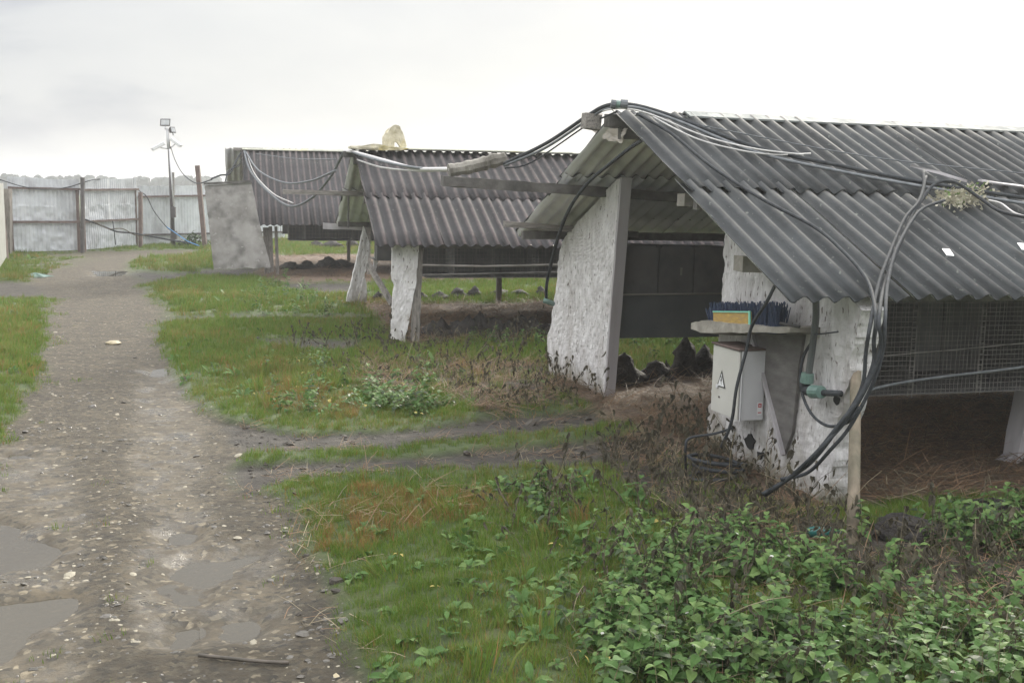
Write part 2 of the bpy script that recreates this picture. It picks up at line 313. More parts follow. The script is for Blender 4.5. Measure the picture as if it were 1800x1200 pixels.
def grid_object(name,m,**kw):
    ny,nx=XX.shape; me=bpy.data.meshes.new(name)
    co=np.stack([gx,gy,H.ravel()],1); idx=np.arange(ny*nx).reshape(ny,nx)
    q=np.stack([idx[:-1,:-1],idx[:-1,1:],idx[1:,1:],idx[1:,:-1]],-1).reshape(-1,4)
    me.vertices.add(len(co)); me.vertices.foreach_set('co',co.ravel())
    me.loops.add(q.size); me.loops.foreach_set('vertex_index',q.ravel())
    me.polygons.add(len(q)); me.polygons.foreach_set('loop_start',np.arange(len(q))*4); me.polygons.foreach_set('use_smooth',[True]*len(q))
    me.update(); me.validate(); me.materials.append(m)
    for nm,A in (('zone',np.stack([Rd.ravel(),Md.ravel(),St.ravel(),Wd.ravel()],1)),('wet',np.stack([np.clip(Wt+sm(mp_,8)*1.3,0,1).ravel(),Pd.ravel(),Pd.ravel()*0,Pd.ravel()*0+1],1))):
        at=me.color_attributes.new(nm,'FLOAT_COLOR','POINT'); at.data.foreach_set('color',A.ravel())
    return link(name,me,**kw)
def ground_mat():
    m=bpy.data.materials.new('ground_soil'); m.use_nodes=True; t=m.node_tree; b=t.nodes['Principled BSDF']; l=t.links.new
    ge=nd(t,'ShaderNodeNewGeometry')
    def noise(s,d=8,r=.6):
        n=nd(t,'ShaderNodeTexNoise'); n.inputs['Scale'].default_value=s;n.inputs['Detail'].default_value=d;n.inputs['Roughness'].default_value=r; l(ge.outputs['Position'],n.inputs[0]); return n.outputs[0]
    def ramp(s,*el):
        r=nd(t,'ShaderNodeValToRGB'); e=r.color_ramp.elements; e[0].position,e[0].color=el[0][0],(*el[0][1],1); e[1].position,e[1].color=el[-1][0],(*el[-1][1],1)
        for p,c in el[1:-1]: q=e.new(p); q.color=(*c,1)
        l(s,r.inputs[0]); return r.outputs[0]
    def mix(f,a,bb):
        x=nd(t,'ShaderNodeMix',data_type='RGBA'); l(f,x.inputs[0]) if not isinstance(f,float) else setattr(x.inputs[0],'default_value',f); l(a,x.inputs[6]); l(bb,x.inputs[7]); return x.outputs[2]
    z=nd(t,'ShaderNodeVertexColor',layer_name='zone'); sp=nd(t,'ShaderNodeSeparateColor'); l(z.outputs[0],sp.inputs[0])
    wv=nd(t,'ShaderNodeVertexColor',layer_name='wet'); sw=nd(t,'ShaderNodeSeparateColor'); l(wv.outputs[0],sw.inputs[0])
    vo=nd(t,'ShaderNodeTexVoronoi'); vo.inputs['Scale'].default_value=34; l(ge.outputs['Position'],vo.inputs[0])
    vs=nd(t,'ShaderNodeSeparateColor'); l(vo.outputs['Color'],vs.inputs[0])
    grav=ramp(noise(5),(.3,(.032,.024,.0135)),(.5,(.066,.051,.030)),(.72,(.12,.094,.056)))
    stone=ramp(vs.outputs[0],(0,(.02,.016,.01)),(.6,(.062,.052,.034)),(.93,(.12,.10,.066)),(1,(.27,.225,.15)))
    fine=ramp(noise(22),(.42,(0,0,0)),(.6,(1,1,1)))
    grav=mix(fine,grav,stone)
    mud=ramp(noise(6),(.3,(.022,.018,.014)),(.5,(.045,.038,.03)),(.7,(.085,.072,.055)))
    wd=nd(t,'ShaderNodeSeparateXYZ'); l(ge.outputs['Position'],wd.inputs[0])
    mp=nd(t,'ShaderNodeMapping'); mp.inputs['Scale'].default_value=(1,3,1); l(ge.outputs['Position'],mp.inputs[0])
    ns=nd(t,'ShaderNodeTexNoise'); ns.inputs['Scale'].default_value=20; ns.inputs['Detail'].default_value=8; l(mp.outputs[0],ns.inputs[0])
    straw=ramp(ns.outputs[0],(.3,(.05,.035,.024)),(.52,(.13,.085,.055)),(.75,(.26,.18,.115)))
    soil=ramp(noise(4),(.3,(.04,.06,.016)),(.5,(.065,.095,.024)),(.7,(.10,.11,.035)))
    wdc=ramp(noise(9),(.3,(.025,.022,.016)),(.7,(.07,.055,.038)))
    c=mix(sp.outputs[0],soil,grav); c=mix(sp.outputs[1],c,mud); al=z.outputs['Alpha']; c=mix(al,c,wdc); c=mix(sp.outputs[2],c,straw)
    l(c,b.inputs['Base Color'])
    # roughness: damp track glistens in patches
    nr=nd(t,'ShaderNodeMapRange'); nr.inputs[1].default_value=.34;nr.inputs[2].default_value=.50;nr.inputs[3].default_value=.10;nr.inputs[4].default_value=.7; l(noise(3.3,5,.65),nr.inputs[0])
    mxr=nd(t,'ShaderNodeMix',data_type='FLOAT'); l(sw.outputs[0],mxr.inputs[0]); mxr.inputs[2].default_value=.78; l(nr.outputs[0],mxr.inputs[3]); l(mxr.outputs[0],b.inputs['Roughness'])
    bp=nd(t,'ShaderNodeBump'); ms_=nd(t,'ShaderNodeMath',operation='MULTIPLY_ADD'); l(sw.outputs[0],ms_.inputs[0]); ms_.inputs[1].default_value=-.62; ms_.inputs[2].default_value=1.0; l(ms_.outputs[0],bp.inputs['Strength']); bp.inputs['Distance'].default_value=.03; l(noise(34,8,.72),bp.inputs['Height']); l(bp.outputs[0],b.inputs['Normal'])
    return m
grid_object('ground',ground_mat(),kind='structure')
# water standing in the hollows
wm=bpy.data.materials.new('puddle_water'); wm.use_nodes=True; _t=wm.node_tree; _t.nodes.remove(_t.nodes['Principled BSDF'])
_g=nd(_t,'ShaderNodeBsdfGlossy'); _g.inputs['Roughness'].default_value=.03; _r=nd(_t,'ShaderNodeBsdfTransparent'); _r.inputs[0].default_value=(.62,.56,.46,1); _d=nd(_t,'ShaderNodeBsdfDiffuse'); _d.inputs[0].default_value=(.125,.11,.082,1)
_f=nd(_t,'ShaderNodeFresnel'); _f.inputs[0].default_value=1.33; _m1=nd(_t,'ShaderNodeMixShader'); _m1.inputs[0].default_value=.5; _m2=nd(_t,'ShaderNodeMixShader')
_l=_t.links.new; _l(_r.outputs[0],_m1.inputs[1]); _l(_d.outputs[0],_m1.inputs[2]); _l(_f.outputs[0],_m2.inputs[0]); _l(_m1.outputs[0],_m2.inputs[1]); _l(_g.outputs[0],_m2.inputs[2]); _l(_m2.outputs[0],_t.nodes['Material Output'].inputs[0])
_n=nd(_t,'ShaderNodeTexNoise'); _n.inputs['Scale'].default_value=7; _b=nd(_t,'ShaderNodeBump'); _b.inputs['Strength'].default_value=.05; _b.inputs['Distance'].default_value=.003; _l(_n.outputs[0],_b.inputs['Height']); _l(_b.outputs[0],_g.inputs['Normal'])
for p in puddles:
    a=np.array(p); c=a.mean(0); a=c+(a-c)*1.16
    bb=np.array(p); tx,ty=np.meshgrid(np.linspace(bb[:,0].min(),bb[:,0].max(),60),np.linspace(bb[:,1].min(),bb[:,1].max(),60)); tx=tx.ravel();ty=ty.ravel(); kk=inpoly(tx,ty,p)
    big=len(p)>0 and np.ptp(bb[:,0])>.5
    lv=float(np.percentile(gz(tx[kk],ty[kk]),76 if big else 50))
    b=MB(); b.add([(q[0],q[1],lv) for q in a],[tuple(range(len(a)))][::1]); o=b.build('puddle',wm,kind='structure')
    if o.data.polygons[0].normal.z<0: o.data.flip_normals()

# ---------------------------------------------------------------- scatter
def make_scatter(name,pts,rot,scl,idx,variants,**kw):
    me=bpy.data.meshes.new(name); n=len(pts); me.vertices.add(n); me.vertices.foreach_set('co',np.asarray(pts,float).ravel())
    for nm,ty,key,dat in (('rot','FLOAT_VECTOR','vector',rot),('scl','FLOAT','value',scl),('idx','INT','value',idx)):
        a=me.attributes.new(nm,ty,'POINT'); a.data.foreach_set(key,np.asarray(dat).ravel())
    me.update(); o=link(name,me,**kw)
    col=bpy.data.collections.new(name+'_kinds')
    for v in variants:
        for c in list(v.users_collection): c.objects.unlink(v)
        col.objects.link(v)
    g=bpy.data.node_groups.new(name+'_scatter','GeometryNodeTree')
    g.interface.new_socket('Geometry',in_out='INPUT',socket_type='NodeSocketGeometry'); g.interface.new_socket('Geometry',in_out='OUTPUT',socket_type='NodeSocketGeometry')
    gi=nd(g,'NodeGroupInput');go=nd(g,'NodeGroupOutput'); ip=nd(g,'GeometryNodeInstanceOnPoints'); ci=nd(g,'GeometryNodeCollectionInfo')
    ci.inputs['Collection'].default_value=col; ci.inputs['Separate Children'].default_value=True; ci.inputs['Reset Children'].default_value=True
    def na(nm,ty): q=nd(g,'GeometryNodeInputNamedAttribute',data_type=ty); q.inputs[0].default_value=nm; return [s for s in q.outputs if s.enabled][0]
    l=g.links.new; l(gi.outputs[0],ip.inputs['Points']); l(ci.outputs[0],ip.inputs['Instance']); ip.inputs['Pick Instance'].default_value=True
    l(na('idx','INT'),ip.inputs['Instance Index']); l(na('rot','FLOAT_VECTOR'),ip.inputs['Rotation']); l(na('scl','FLOAT'),ip.inputs['Scale']); l(ip.outputs[0],go.inputs[0])
    md=o.modifiers.new('scatter','NODES'); md.node_group=g; return o
def strip(b,p,d,l,w,bend,mi,seg=2):
    """a curved blade: p base, d unit horizontal lean, l length, w width"""
    d=np.array(d,float); side=np.array([-d[1],d[0],0]); side/=np.linalg.norm(side)+1e-9
    an=random.uniform(0,math.pi); side=np.array([math.cos(an),math.sin(an),0])
    P=[]; q=np.array(p,float)
    for i in range(seg+1):
        t=i/seg; ww=w*(1-t)**.7*.5
        P.append((q-side*ww,q+side*ww)); th=bend*t+.15
        q=q+(np.array([d[0]*math.sin(th),d[1]*math.sin(th),math.cos(th)]))*l/seg
    vs=[v for pr in P[:-1] for v in pr]+[P[-1][0]]; fs=[(2*i,2*i+1,2*i+3,2*i+2) for i in range(seg-1)]+[(2*seg-2,2*seg-1,2*seg)]
    b.add(vs,fs,mi)
def tuft(name,mats,wts,n=26,r=.045,l=(.03,.08),w=.0032,bend=(.2,1.2)):
    b=MB()
    for i in range(n):
        a=random.uniform(0,6.283);q=r*math.sqrt(random.random()); a2=a+random.uniform(-1,1)
        strip(b,(math.cos(a)*q,math.sin(a)*q,-.006),(math.cos(a2),math.sin(a2)),random.uniform(*l),w,random.uniform(*bend),random.choices(range(len(mats)),wts)[0])
    return b.build(name,mats)
def leafmesh(b,p,yaw,pitch,l,w,mi,droop=.5,fold=.25,heart=True):
    """heart/lance shaped leaf with a folded midrib"""
    cy,sy=math.cos(yaw),math.sin(yaw); st=[0,.14,.38,.68,1]; wd=[.12,.85,1,.6,0] if heart else [.1,.5,.9,.8,0]
    vs=[];x=0;z=0;prev=0
    for i,t in enumerate(st):
        ds=(t-prev)*l; prev=t; an=pitch-droop*t*1.6; x+=math.cos(an)*ds; z+=math.sin(an)*ds
        hw=wd[i]*w/2
        for s in(-1,0,1):
            lx=x; ly=s*hw; lz=z+abs(s)*hw*fold
            vs.append((p[0]+cy*lx-sy*ly,p[1]+sy*lx+cy*ly,p[2]+lz))
    fs=[]
    for i in range(3):
        for s in(0,1): fs.append((3*i+s,3*i+3+s,3*i+4+s,3*i+1+s))
    fs+=[(9,12,10),(10,13,11)] if False else [(9,13,10),(10,13,11)]
    b.add(vs,fs,mi)
def nettle(name,h,nl,ls,mats,wts,flower=False):
    b=MB(); lean=random.uniform(-.2,.2); top=(lean*h,random.uniform(-.1,.1)*h,h)
    b.tube([(0,0,-.01),(top[0]*.4,top[1]*.4,h*.5),top],[.0022,.002,.001],3,len(mats)-1)
    for i in range(nl):
        t=.25+.75*i/(nl-1); c=(top[0]*t*t,top[1]*t*t,h*t); y0=i*math.pi/2+random.uniform(-.4,.4); k=ls*(1.1-.45*t)*random.uniform(.85,1.15)
        for q in(0,math.pi):
            leafmesh(b,c,y0+q+random.uniform(-.2,.2),random.uniform(.1,.6)*(1 if t<.9 else 1.6),k,k*.66,random.choices(range(len(mats)-1),wts)[0],random.uniform(.3,.8),random.uniform(.1,.4))
    if flower:
        for q in range(6): leafmesh(b,(top[0],top[1],h+.005),q*1.05,.6,.012,.01,len(mats)-2)
    return b.build(name,mats)
def rosette(name,n,l,mats,wts,asp=.42,pitch=(.3,1.1)):
    b=MB()
    for i in range(n):
        a=i*2.4+random.uniform(-.3,.3); k=l*random.uniform(.6,1.1)
        leafmesh(b,(0.01*math.cos(a),.01*math.sin(a),0),a,random.uniform(*pitch),k,k*asp,random.choices(range(len(mats)),wts)[0],random.uniform(.4,.9),.3,False)
    return b.build(name,mats)
def mess(name,n,r,l,mats,wts,w=.003,zmax=.03,flat=.25):
    """tangle of fallen straw"""
    b=MB()
    for i in range(n):
        x,y=random.gauss(0,r/2),random.gauss(0,r/2); a=random.uniform(0,6.28); L_=random.uniform(*l); tz=random.gauss(0,flat); z=random.uniform(0,zmax)
        d=np.array([math.cos(a)*math.cos(tz),math.sin(a)*math.cos(tz),math.sin(tz)]); p=np.array([x,y,z+.003]); m_=p+d*L_/2+np.array([0,0,random.uniform(0,.012)]); e_=p+d*L_
        e_[2]=max(e_[2],.002); s=np.array([-math.sin(a),math.cos(a),.3])*w/2
        b.add([p-s,p+s,m_-s,m_+s,e_-s*.5,e_+s*.5],[(0,1,3,2),(2,3,5,4)],random.choices(range(len(mats)),wts)[0])
    return b.build(name,mats)
def stalk(name,h,mats,leaves=6,arch=.8,dead=True):
    b=MB(); a=random.uniform(0,6.28); P=[]; q=np.array([0,0,-.01]); 
    for i in range(7):
        P.append(q.copy()); th=arch*(i/6)**1.3+.1; q=q+np.array([math.cos(a)*math.sin(th),math.sin(a)*math.sin(th),math.cos(th)])*h/6
    b.tube(P,[.003*(1-.1*i) for i in range(7)],3,0)
    for i in range(leaves):
        c=P[random.randint(2,6)]; leafmesh(b,c,random.uniform(0,6.28),random.uniform(-1.4,-.2),random.uniform(.03,.08),random.uniform(.012,.03),1,.9,.8,False)
    return b.build(name,mats)
def sample(poly,dens,reject=None,ymax=99):
    a=np.array(poly); lo=a.min(0);hi=a.max(0); n=int(dens*(hi-lo).prod()); x=rs.uniform(lo[0],hi[0],n);y=rs.uniform(lo[1],hi[1],n)
    k=inpoly(x,y,poly); x,y=x[k],y[k]
    if reject is not None: k=reject(x,y); x,y=x[k],y[k]
    return x,y
def place(name,x,y,variants,pick,smin,smax,tilt=.15,dz=0,mul=None,**kw):
    n=len(x); z=gz(x,y)+dz; rot=np.stack([rs.normal(0,tilt,n),rs.normal(0,tilt,n),rs.uniform(0,6.283,n)],1); s=rs.uniform(smin,smax,n)
    if mul is not None:s=s*mul
    return make_scatter(name,np.stack([x,y,z],1),rot,s,np.asarray(pick,dtype=np.int32),variants,**kw)
# ---------------------------------------------------------------- sheds
class Shed:
    def __init__(s,key,wl,wr,hr,hel,her,slope,label):
        x,y,a=SH[key]; s.M=Matrix.Translation((x,y,0))@Euler((0,slope,a),'XYZ').to_matrix().to_4x4(); s.I=np.array(s.M.inverted()); s.Mn=np.array(s.M)
        s.wl,s.wr,s.hr,s.hel,s.her=wl,wr,hr,hel,her
        s.root=empty('animal_shed',mw=s.M,label=label,cat='shed')
    def hit(s,px,py,ax,val):
        o,d=ray(px,py); o=s.I[:3,:3]@o+s.I[:3,3]; d=s.I[:3,:3]@d; return o+d*((val-o[ax])/d[ax])
    def roofhit(s,px,py,off=.03):
        """point on the near roof slope"""
        o,d=ray(px,py); o=s.I[:3,:3]@o+s.I[:3,3]; d=s.I[:3,:3]@d
        n=np.array([0,-(s.hr-s.her),s.wr]); n/=np.linalg.norm(n); p0=np.array([0,0,s.hr])+n*off
        return s.W(o+d*(((p0-o)@n)/(d@n)))
    def W(s,p): return s.Mn[:3,:3]@np.array(p,float)+s.Mn[:3,3]
PITCHW=.117
def sheet_mesh(name,ragged,seed,mats,length=1.0,width=None,amp=.017):
    """corrugated fibre-cement sheet: x across the waves, y from -length (bottom) to 0 (top)"""
    R=random.Random(seed); nw=6; width=nw*PITCHW; seg=8; nx=nw*seg+1; ny=5; th=.006
    vs=[];top=[];bot=[]
    for layer in(0,1):
        for j in range(ny):
            for i in range(nx):
                x=width*i/(nx-1); t=j/(ny-1); y=-length*t
                if j==ny-1: y+=R.uniform(-.006,.006)*ragged+ (ragged>1)*(.03*math.sin(i*.7+seed)+R.uniform(-.02,.03))
                xx=x
                if i in(0,nx-1): xx+=R.uniform(-.004,.004)*ragged*2
                z=amp*math.cos(2*math.pi*x/PITCHW+math.pi*.15)
                vs.append((xx,y,z-(th if layer else 0)))
    fs=[];mi=[]
    o=nx*ny
    for j in range(ny-1):
        for i in range(nx-1):
            a=j*nx+i; fs.append((a,a+nx,a+nx+1,a+1)); mi.append(0); fs.append((o+a,o+a+1,o+a+nx+1,o+a+nx)); mi.append(1)
    def edge(ids):
        for p,q in zip(ids[:-1],ids[1:]): fs.append((p,q,q+o,p+o)); mi.append(0)
    edge([i for i in range(nx)]); edge([(ny-1)*nx+i for i in range(nx)][::-1]); edge([j*nx for j in range(ny)][::-1]); edge([j*nx+nx-1 for j in range(ny)])
    me=bpy.data.meshes.new(name); me.from_pydata(vs,[],fs); [me.materials.append(m) for m in mats]; me.polygons.foreach_set('material_index',mi)
    me.polygons.foreach_set('use_smooth',[True]*len(fs)); me.update(); return me
def roof(S,key,rm,rows,n_s,s0=0.,s0l=.05,seed=1):
    """rows: fractions of the slope where rows of sheets end"""
    R=random.Random(seed); mats=[rm,MT['under']]; var={}
    for side in(-1,1):
        wd=S.wr if side<0 else S.wl; he=S.her if side<0 else S.hel; drop=S.hr-he; La=math.hypot(wd,drop); ang=math.atan2(drop,wd)
        for r,(f0,f1) in enumerate(rows):
            ln=(f1-f0)*La+(.10 if r>0 else 0)+(.02)
            for k in range(n_s):
                rag=2 if (side>0 and k==0) else 1; vk=(round(ln,3),rag,R.randint(0,1))
                if vk not in var: var[vk]=sheet_mesh('roof_sheet',rag,hash(str(vk))%1000 if False else 17*len(var)+3,mats,ln)
                o=bpy.data.objects.new('roof_sheet',var[vk]); sc.collection.objects.link(o); o.parent=S.root
                start=(s0 if side<0 else s0l)+(R.uniform(-.02,.02) if k==0 and r else 0)
                sx=start+k*PITCHW*5.5 if False else start+k*PITCHW*6*.985
                lift=.009*(len(rows)-1-r)+.003*(k%2)+R.uniform(0,.002)
                a0=f0*La-(.10 if r>0 else 0)+R.uniform(-.008,.012)
                n0=a0*math.cos(ang); z0=S.hr-a0*math.sin(ang)
                # local y of the sheet runs up the slope
                if side<0: m=Matrix(((1,0,0),(0,math.cos(ang),-math.sin(ang)),(0,math.sin(ang),math.cos(ang)))); loc=(sx,-n0+0,z0); 
                else: m=Matrix(((1,0,0),(0,-math.cos(ang),math.sin(ang)),(0,math.sin(ang),math.cos(ang)))); loc=(sx,n0,z0)
                m4=m.to_4x4()
                if side>0: m4=m4@Matrix.Scale(-1,4,(1,0,0)) if False else m4
                nrm=m@Vector((0,0,1)); 
                o.matrix_local=Matrix.Translation(Vector(loc)+nrm*(.022+lift))@m4@Euler((R.uniform(-.004,.004),R.uniform(-.004,.004),R.uniform(-.006,.006))).to_matrix().to_4x4()
def slabobj(S,name,left,right,s0,th,m,amp=.015,nu=40,nv=110,seed=0,parent=None,edgej=.012,axis='s',clip=True,**kw):
    """thick board in the plane s=s0; left/right: outline polylines (n,z) from bottom to top"""
    def walk(P,t):
        P=np.array(P);d=np.r_[0,np.cumsum(np.linalg.norm(np.diff(P,axis=0),axis=1))]; d/=d[-1]; return np.stack([np.interp(t,d,P[:,0]),np.interp(t,d,P[:,1])],1)
    T=np.linspace(0,1,nv);Lp=walk(left,T);Rp=walk(right,T); U=np.linspace(0,1,nu)
    A=Lp[:,None]*(1-U[None,:,None])+Rp[:,None]*U[None,:,None]; n,z=A[...,0],A[...,1]
    ed=np.minimum(U,1-U)[None,:]*nu; k=np.exp(-ed*1.2)
    n=n+fbm(z*14,n*3,seed=seed,oct=3)*edgej*k; kb=np.exp(-np.arange(nv)*.8)[:,None]; z=z+fbm(n*16,z*2,seed=seed+3,oct=3)*edgej*2.2*kb
    if axis=='s' and clip: z=np.minimum(z,S.hr-(S.hr-S.her)/S.wr*np.abs(n)-.035)
    f=fbm(n*18,z*4.5,seed=seed+5,oct=4)*amp + np.abs(fbm(n*40,z*9,seed=seed+8,oct=3))*amp*.9
    front=np.stack([s0+f*1.,n,z],-1); back=np.stack([s0+th+0*f,n,z],-1)
    if axis=='n': front=front[...,[1,0,2]];back=back[...,[1,0,2]]
    V=np.concatenate([front.reshape(-1,3),back.reshape(-1,3)]); o=nu*nv; fs=[]
    for j in range(nv-1):
        for i in range(nu-1):
            a=j*nu+i; fs+= [(a,a+1,a+nu+1,a+nu),(o+a,o+a+nu,o+a+nu+1,o+a+1)]
    def edge(ids):
        for p,q in zip(ids[:-1],ids[1:]): fs.append((p,p+o,q+o,q))
    edge(list(range(nu)));edge([(nv-1)*nu+i for i in range(nu)][::-1]);edge([j*nu for j in range(nv)][::-1]);edge([j*nu+nu-1 for j in range(nv)])
    b=MB(); b.add(V,fs); ob=b.build(name,m,S.root if parent is None else parent,smooth=False,**kw)
    bm=bmesh.new(); bm.from_mesh(ob.data); bmesh.ops.recalc_face_normals(bm,faces=bm.faces); bm.to_mesh(ob.data); bm.free(); return ob
import bmesh
def part(S,name,m,p0,p1,w,h,jit=.002,up=(0,0,1),label=None):
    b=MB(); b.box(p0,p1,w,h,up=up,jit=jit); return b.build(name,m,S.root,label=label)
def ridge_caps(S,m,a,b_,wid=.15,thick=.012,step=1.15,seed=0,drop=.45,z=.035):
    R=random.Random(seed); s=a
    while s<b_:
        e=min(s+step,b_)+.03; b=MB(); zz=S.hr+z+R.uniform(0,.012); n=14; vs=[]
        for i in range(n+1):
            t=s+(e-s)*i/n; j=R.uniform(-.008,.008)
            for (q,dz) in((-wid,-wid*drop),(0,0),(wid,-wid*drop),(wid,-wid*drop-thick),(0,-thick),(-wid,-wid*drop-thick)): vs.append((t,q+j*(q!=0),zz+dz))
        fs=[(0,1,2,3,4,5)[::-1],tuple(6*n+i for i in range(6))]
        for i in range(n):
            for k in range(6): fs.append((6*i+k,6*i+(k+1)%6,6*i+6+(k+1)%6,6*i+6+k))
        b.add(vs,fs); b.build('ridge_cap',m,S.root); s+=step
def onslope(S,side,f,off=-.03):
    wd=S.wr if side<0 else S.wl; he=S.her if side<0 else S.hel
    return side*wd*f, S.hr+(he-S.hr)*f+off
def timbers(S,s0,s1,rafters=True):
    for side in(-1,1):
        for f in(.5,.93):
            if side>0 and f==.5 : continue
            n,z=onslope(S,side,f,-.055); part(S,'purlin',MT['wooddark'],(s0+(.5 if f>.9 and side<0 else 0),n,z),(s1,n,z),.05,.07,.003)
    part(S,'ridge_beam',MT['wooddark'],(s0,0,S.hr-.10),(s1,0,S.hr-.10),.06,.10,.003)
    s=s0+2.2
    while s<s1:
        for side in(-1,1):
            n,z=onslope(S,side,.96,-.10); part(S,'rafter',MT['wooddark'],(s,side*.03,S.hr-.17),(s,n,z),.045,.08,.002)
            zt=z; n2=side*(.93*(S.wr if side<0 else S.wl)-.14)
            part(S,'support_post',MT['wood'],(s+.06,n2,-.05),(s+.06,n2,zt+.03),.07,.07,.004)
        s+=2.4
def wire_panel(b,s0,s1,z0,z1,n,cell=.026,r=.0011,bow=.012,cs=None):
    k=int((s1-s0)/cell)
    for i in range(k+1):
        s=s0+i*cell; j=random.uniform(-.002,.002); b.box((s+j,n,z0),(s+random.uniform(-.004,.004),n+random.uniform(-bow,bow),z1),r*2,r*2)
    m=int((z1-z0)/cell)
    for i in range(m+1):
        z=z0+i*cell; P=[(s0+(s1-s0)*q/8,n+random.uniform(-bow,bow)*.4,z+random.uniform(-.004,.004)) for q in range(9)]
        for a,c in zip(P[:-1],P[1:]): b.box(a,c,r*2,r*2)
def cage_row(S,side,nout,nin,z0,z1,s0,s1,label,group=None,mesh_to=None,pipe=True,nestz=.3,tarp=None,meshout=True,cell=.026,r=.0011):
    t=empty('cage_row',mw=S.M@Matrix.Translation((s0,nout,z0)),label=label,cat='animal cages',group=group); T=Matrix.Translation((-s0,-nout,-z0))
    def fin(b,name,m,**k):
        o=b.build(name,m,t,**k); o.data.transform(T); return o
    me_=mesh_to or s1
    b=MB(); wire_panel(b,s0,me_,z0,z1,nout,cell,r); fin(b,'wire_mesh',MT['wire'],kind='stuff')
    sd=1 if nin>nout else -1
    # nest boxes towards the aisle, one by one
    s=s0+.02
    while s<s1-.3:
        b=MB(); d=.30; zt=z1-random.uniform(.0,.02); b.box((s+.29/2,nin-sd*.0,z0+.0),(s+.29/2,nin,zt),.285,.02,up=(0,1,0)); b.box((s+.29/2,nin-sd*d,z0+.02),(s+.29/2,nin-sd*d,zt),.285,.02,up=(0,1,0))
        b.box((s+.005,nin-sd*.01,(z0+zt)/2),(s+.005,nin-sd*(d-.01),(z0+zt)/2),.012,zt-z0-.02); b.box((s+.02,nin-sd*d/2,zt+.008),(s+.27,nin-sd*d/2,zt+.008),d,.014)
        fin(b,'nest_box',MT['nest']); s+=.30
    # wire floor, and divider sheets between cages
    b=MB(); b.box((s0,(nout+nin)/2-sd*.0,z0),(s1,(nout+nin)/2,z0),abs(nout-nin)-.03,.006); fin(b,'cage_floor',MT['nest'])
    s=s0+.3
    while s<s1:
        b=MB(); b.box((s,nout+sd*.02,(z0+z1)/2),(s,nin-sd*.3,(z0+z1)/2),.006,z1-z0-.04); fin(b,'cage_divider',MT['nest']); s+=.9
    # vertical stiffening wires
    s=s0+.25
    while s<me_:
        b=MB(); b.box((s,nout-sd*.004,z0-.01),(s+.004,nout-sd*.004,z1),.004,.003); b.box((s+.028,nout-sd*.004,z0-.02),(s+.03,nout-sd*.004,z1),.004,.003)
        for q in range(int((z1-z0)/.03)): b.box((s,nout-sd*.004,z0+q*.03),(s+.03,nout-sd*.004,z0+q*.03),.003,.003)
        fin(b,'mesh_seam',MT['wire']); s+=.44
    return t,fin
def tubeobj(name,pts,r,m,parent=None,seg=7,n=8,smooth=True,**kw):
    b=MB(); b.tube(curve(pts,n),r,seg); return b.build(name,m,parent,smooth=smooth,**kw)
def vnz(a,s): return float(vn(a,s*3.1,seed=s))
def mound_mesh(seed,h,r):
    R=random.Random(seed); b=MB(); nr=9; ns=14; vs=[]
    ox,oy=R.uniform(-.15,.15)*r,R.uniform(-.15,.15)*r
    for i in range(nr):
        t=i/(nr-1); rr=r*(1-t**1.6)**(.8)*(1 if t<.98 else .02)+.003+r*.12*vnz(i*1.7,seed)
        for k in range(ns):
            a=2*math.pi*k/ns; x,y=math.cos(a)*rr,math.sin(a)*rr; q=1+.75*float(fbm(x*14+seed,y*14,t*5,oct=3,seed=seed))+.15*R.uniform(-1,1)
            vs.append((x*q+ox*t,y*q+oy*t,t*h-.02+.03*R.uniform(-1,1)*h*4*(t>.1)*.3))
    fs=[(i*ns+k,i*ns+(k+1)%ns,(i+1)*ns+(k+1)%ns,(i+1)*ns+k) for i in range(nr-1) for k in range(ns)]; fs.append(tuple((nr-1)*ns+k for k in range(ns)))
    b.add(vs,fs); return b
def mound(x,y,h,r,seed,label,group):
    o=mound_mesh(seed,h,r).build('manure_mound',MT['manure'],smooth=True,label=label,cat='mound',group=group); o.location=(x,y,float(gz([x],[y])[0])); return o

A=Shed('A',2.25,2.36,2.155,1.27,1.135,.012,'nearest low shed with grey corrugated roof and whitewashed end panels')
B=Shed('B',2.25,2.25,2.085,1.15,1.065,.004,'middle low shed with brownish corrugated roof behind the nearest shed')
Cc=Shed('C',2.2,2.2,2.385,1.10,.98,.004,'farthest low corrugated-roof shed, left of the middle one')
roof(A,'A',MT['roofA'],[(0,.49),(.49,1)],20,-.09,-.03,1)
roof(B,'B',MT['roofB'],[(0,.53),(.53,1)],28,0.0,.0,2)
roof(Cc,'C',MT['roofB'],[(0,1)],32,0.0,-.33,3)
timbers(A,-.02,13.6); timbers(B,.0,19); timbers(Cc,.0,22)
ridge_caps(A,MT['capdark'],.45,13.8,.10,seed=1,drop=.40,z=.052); ridge_caps(B,MT['cap'],.35,19.2,.16,seed=2,drop=.15,z=.06); ridge_caps(Cc,MT['cap'],.0,22.4,.12,seed=3,drop=.3)
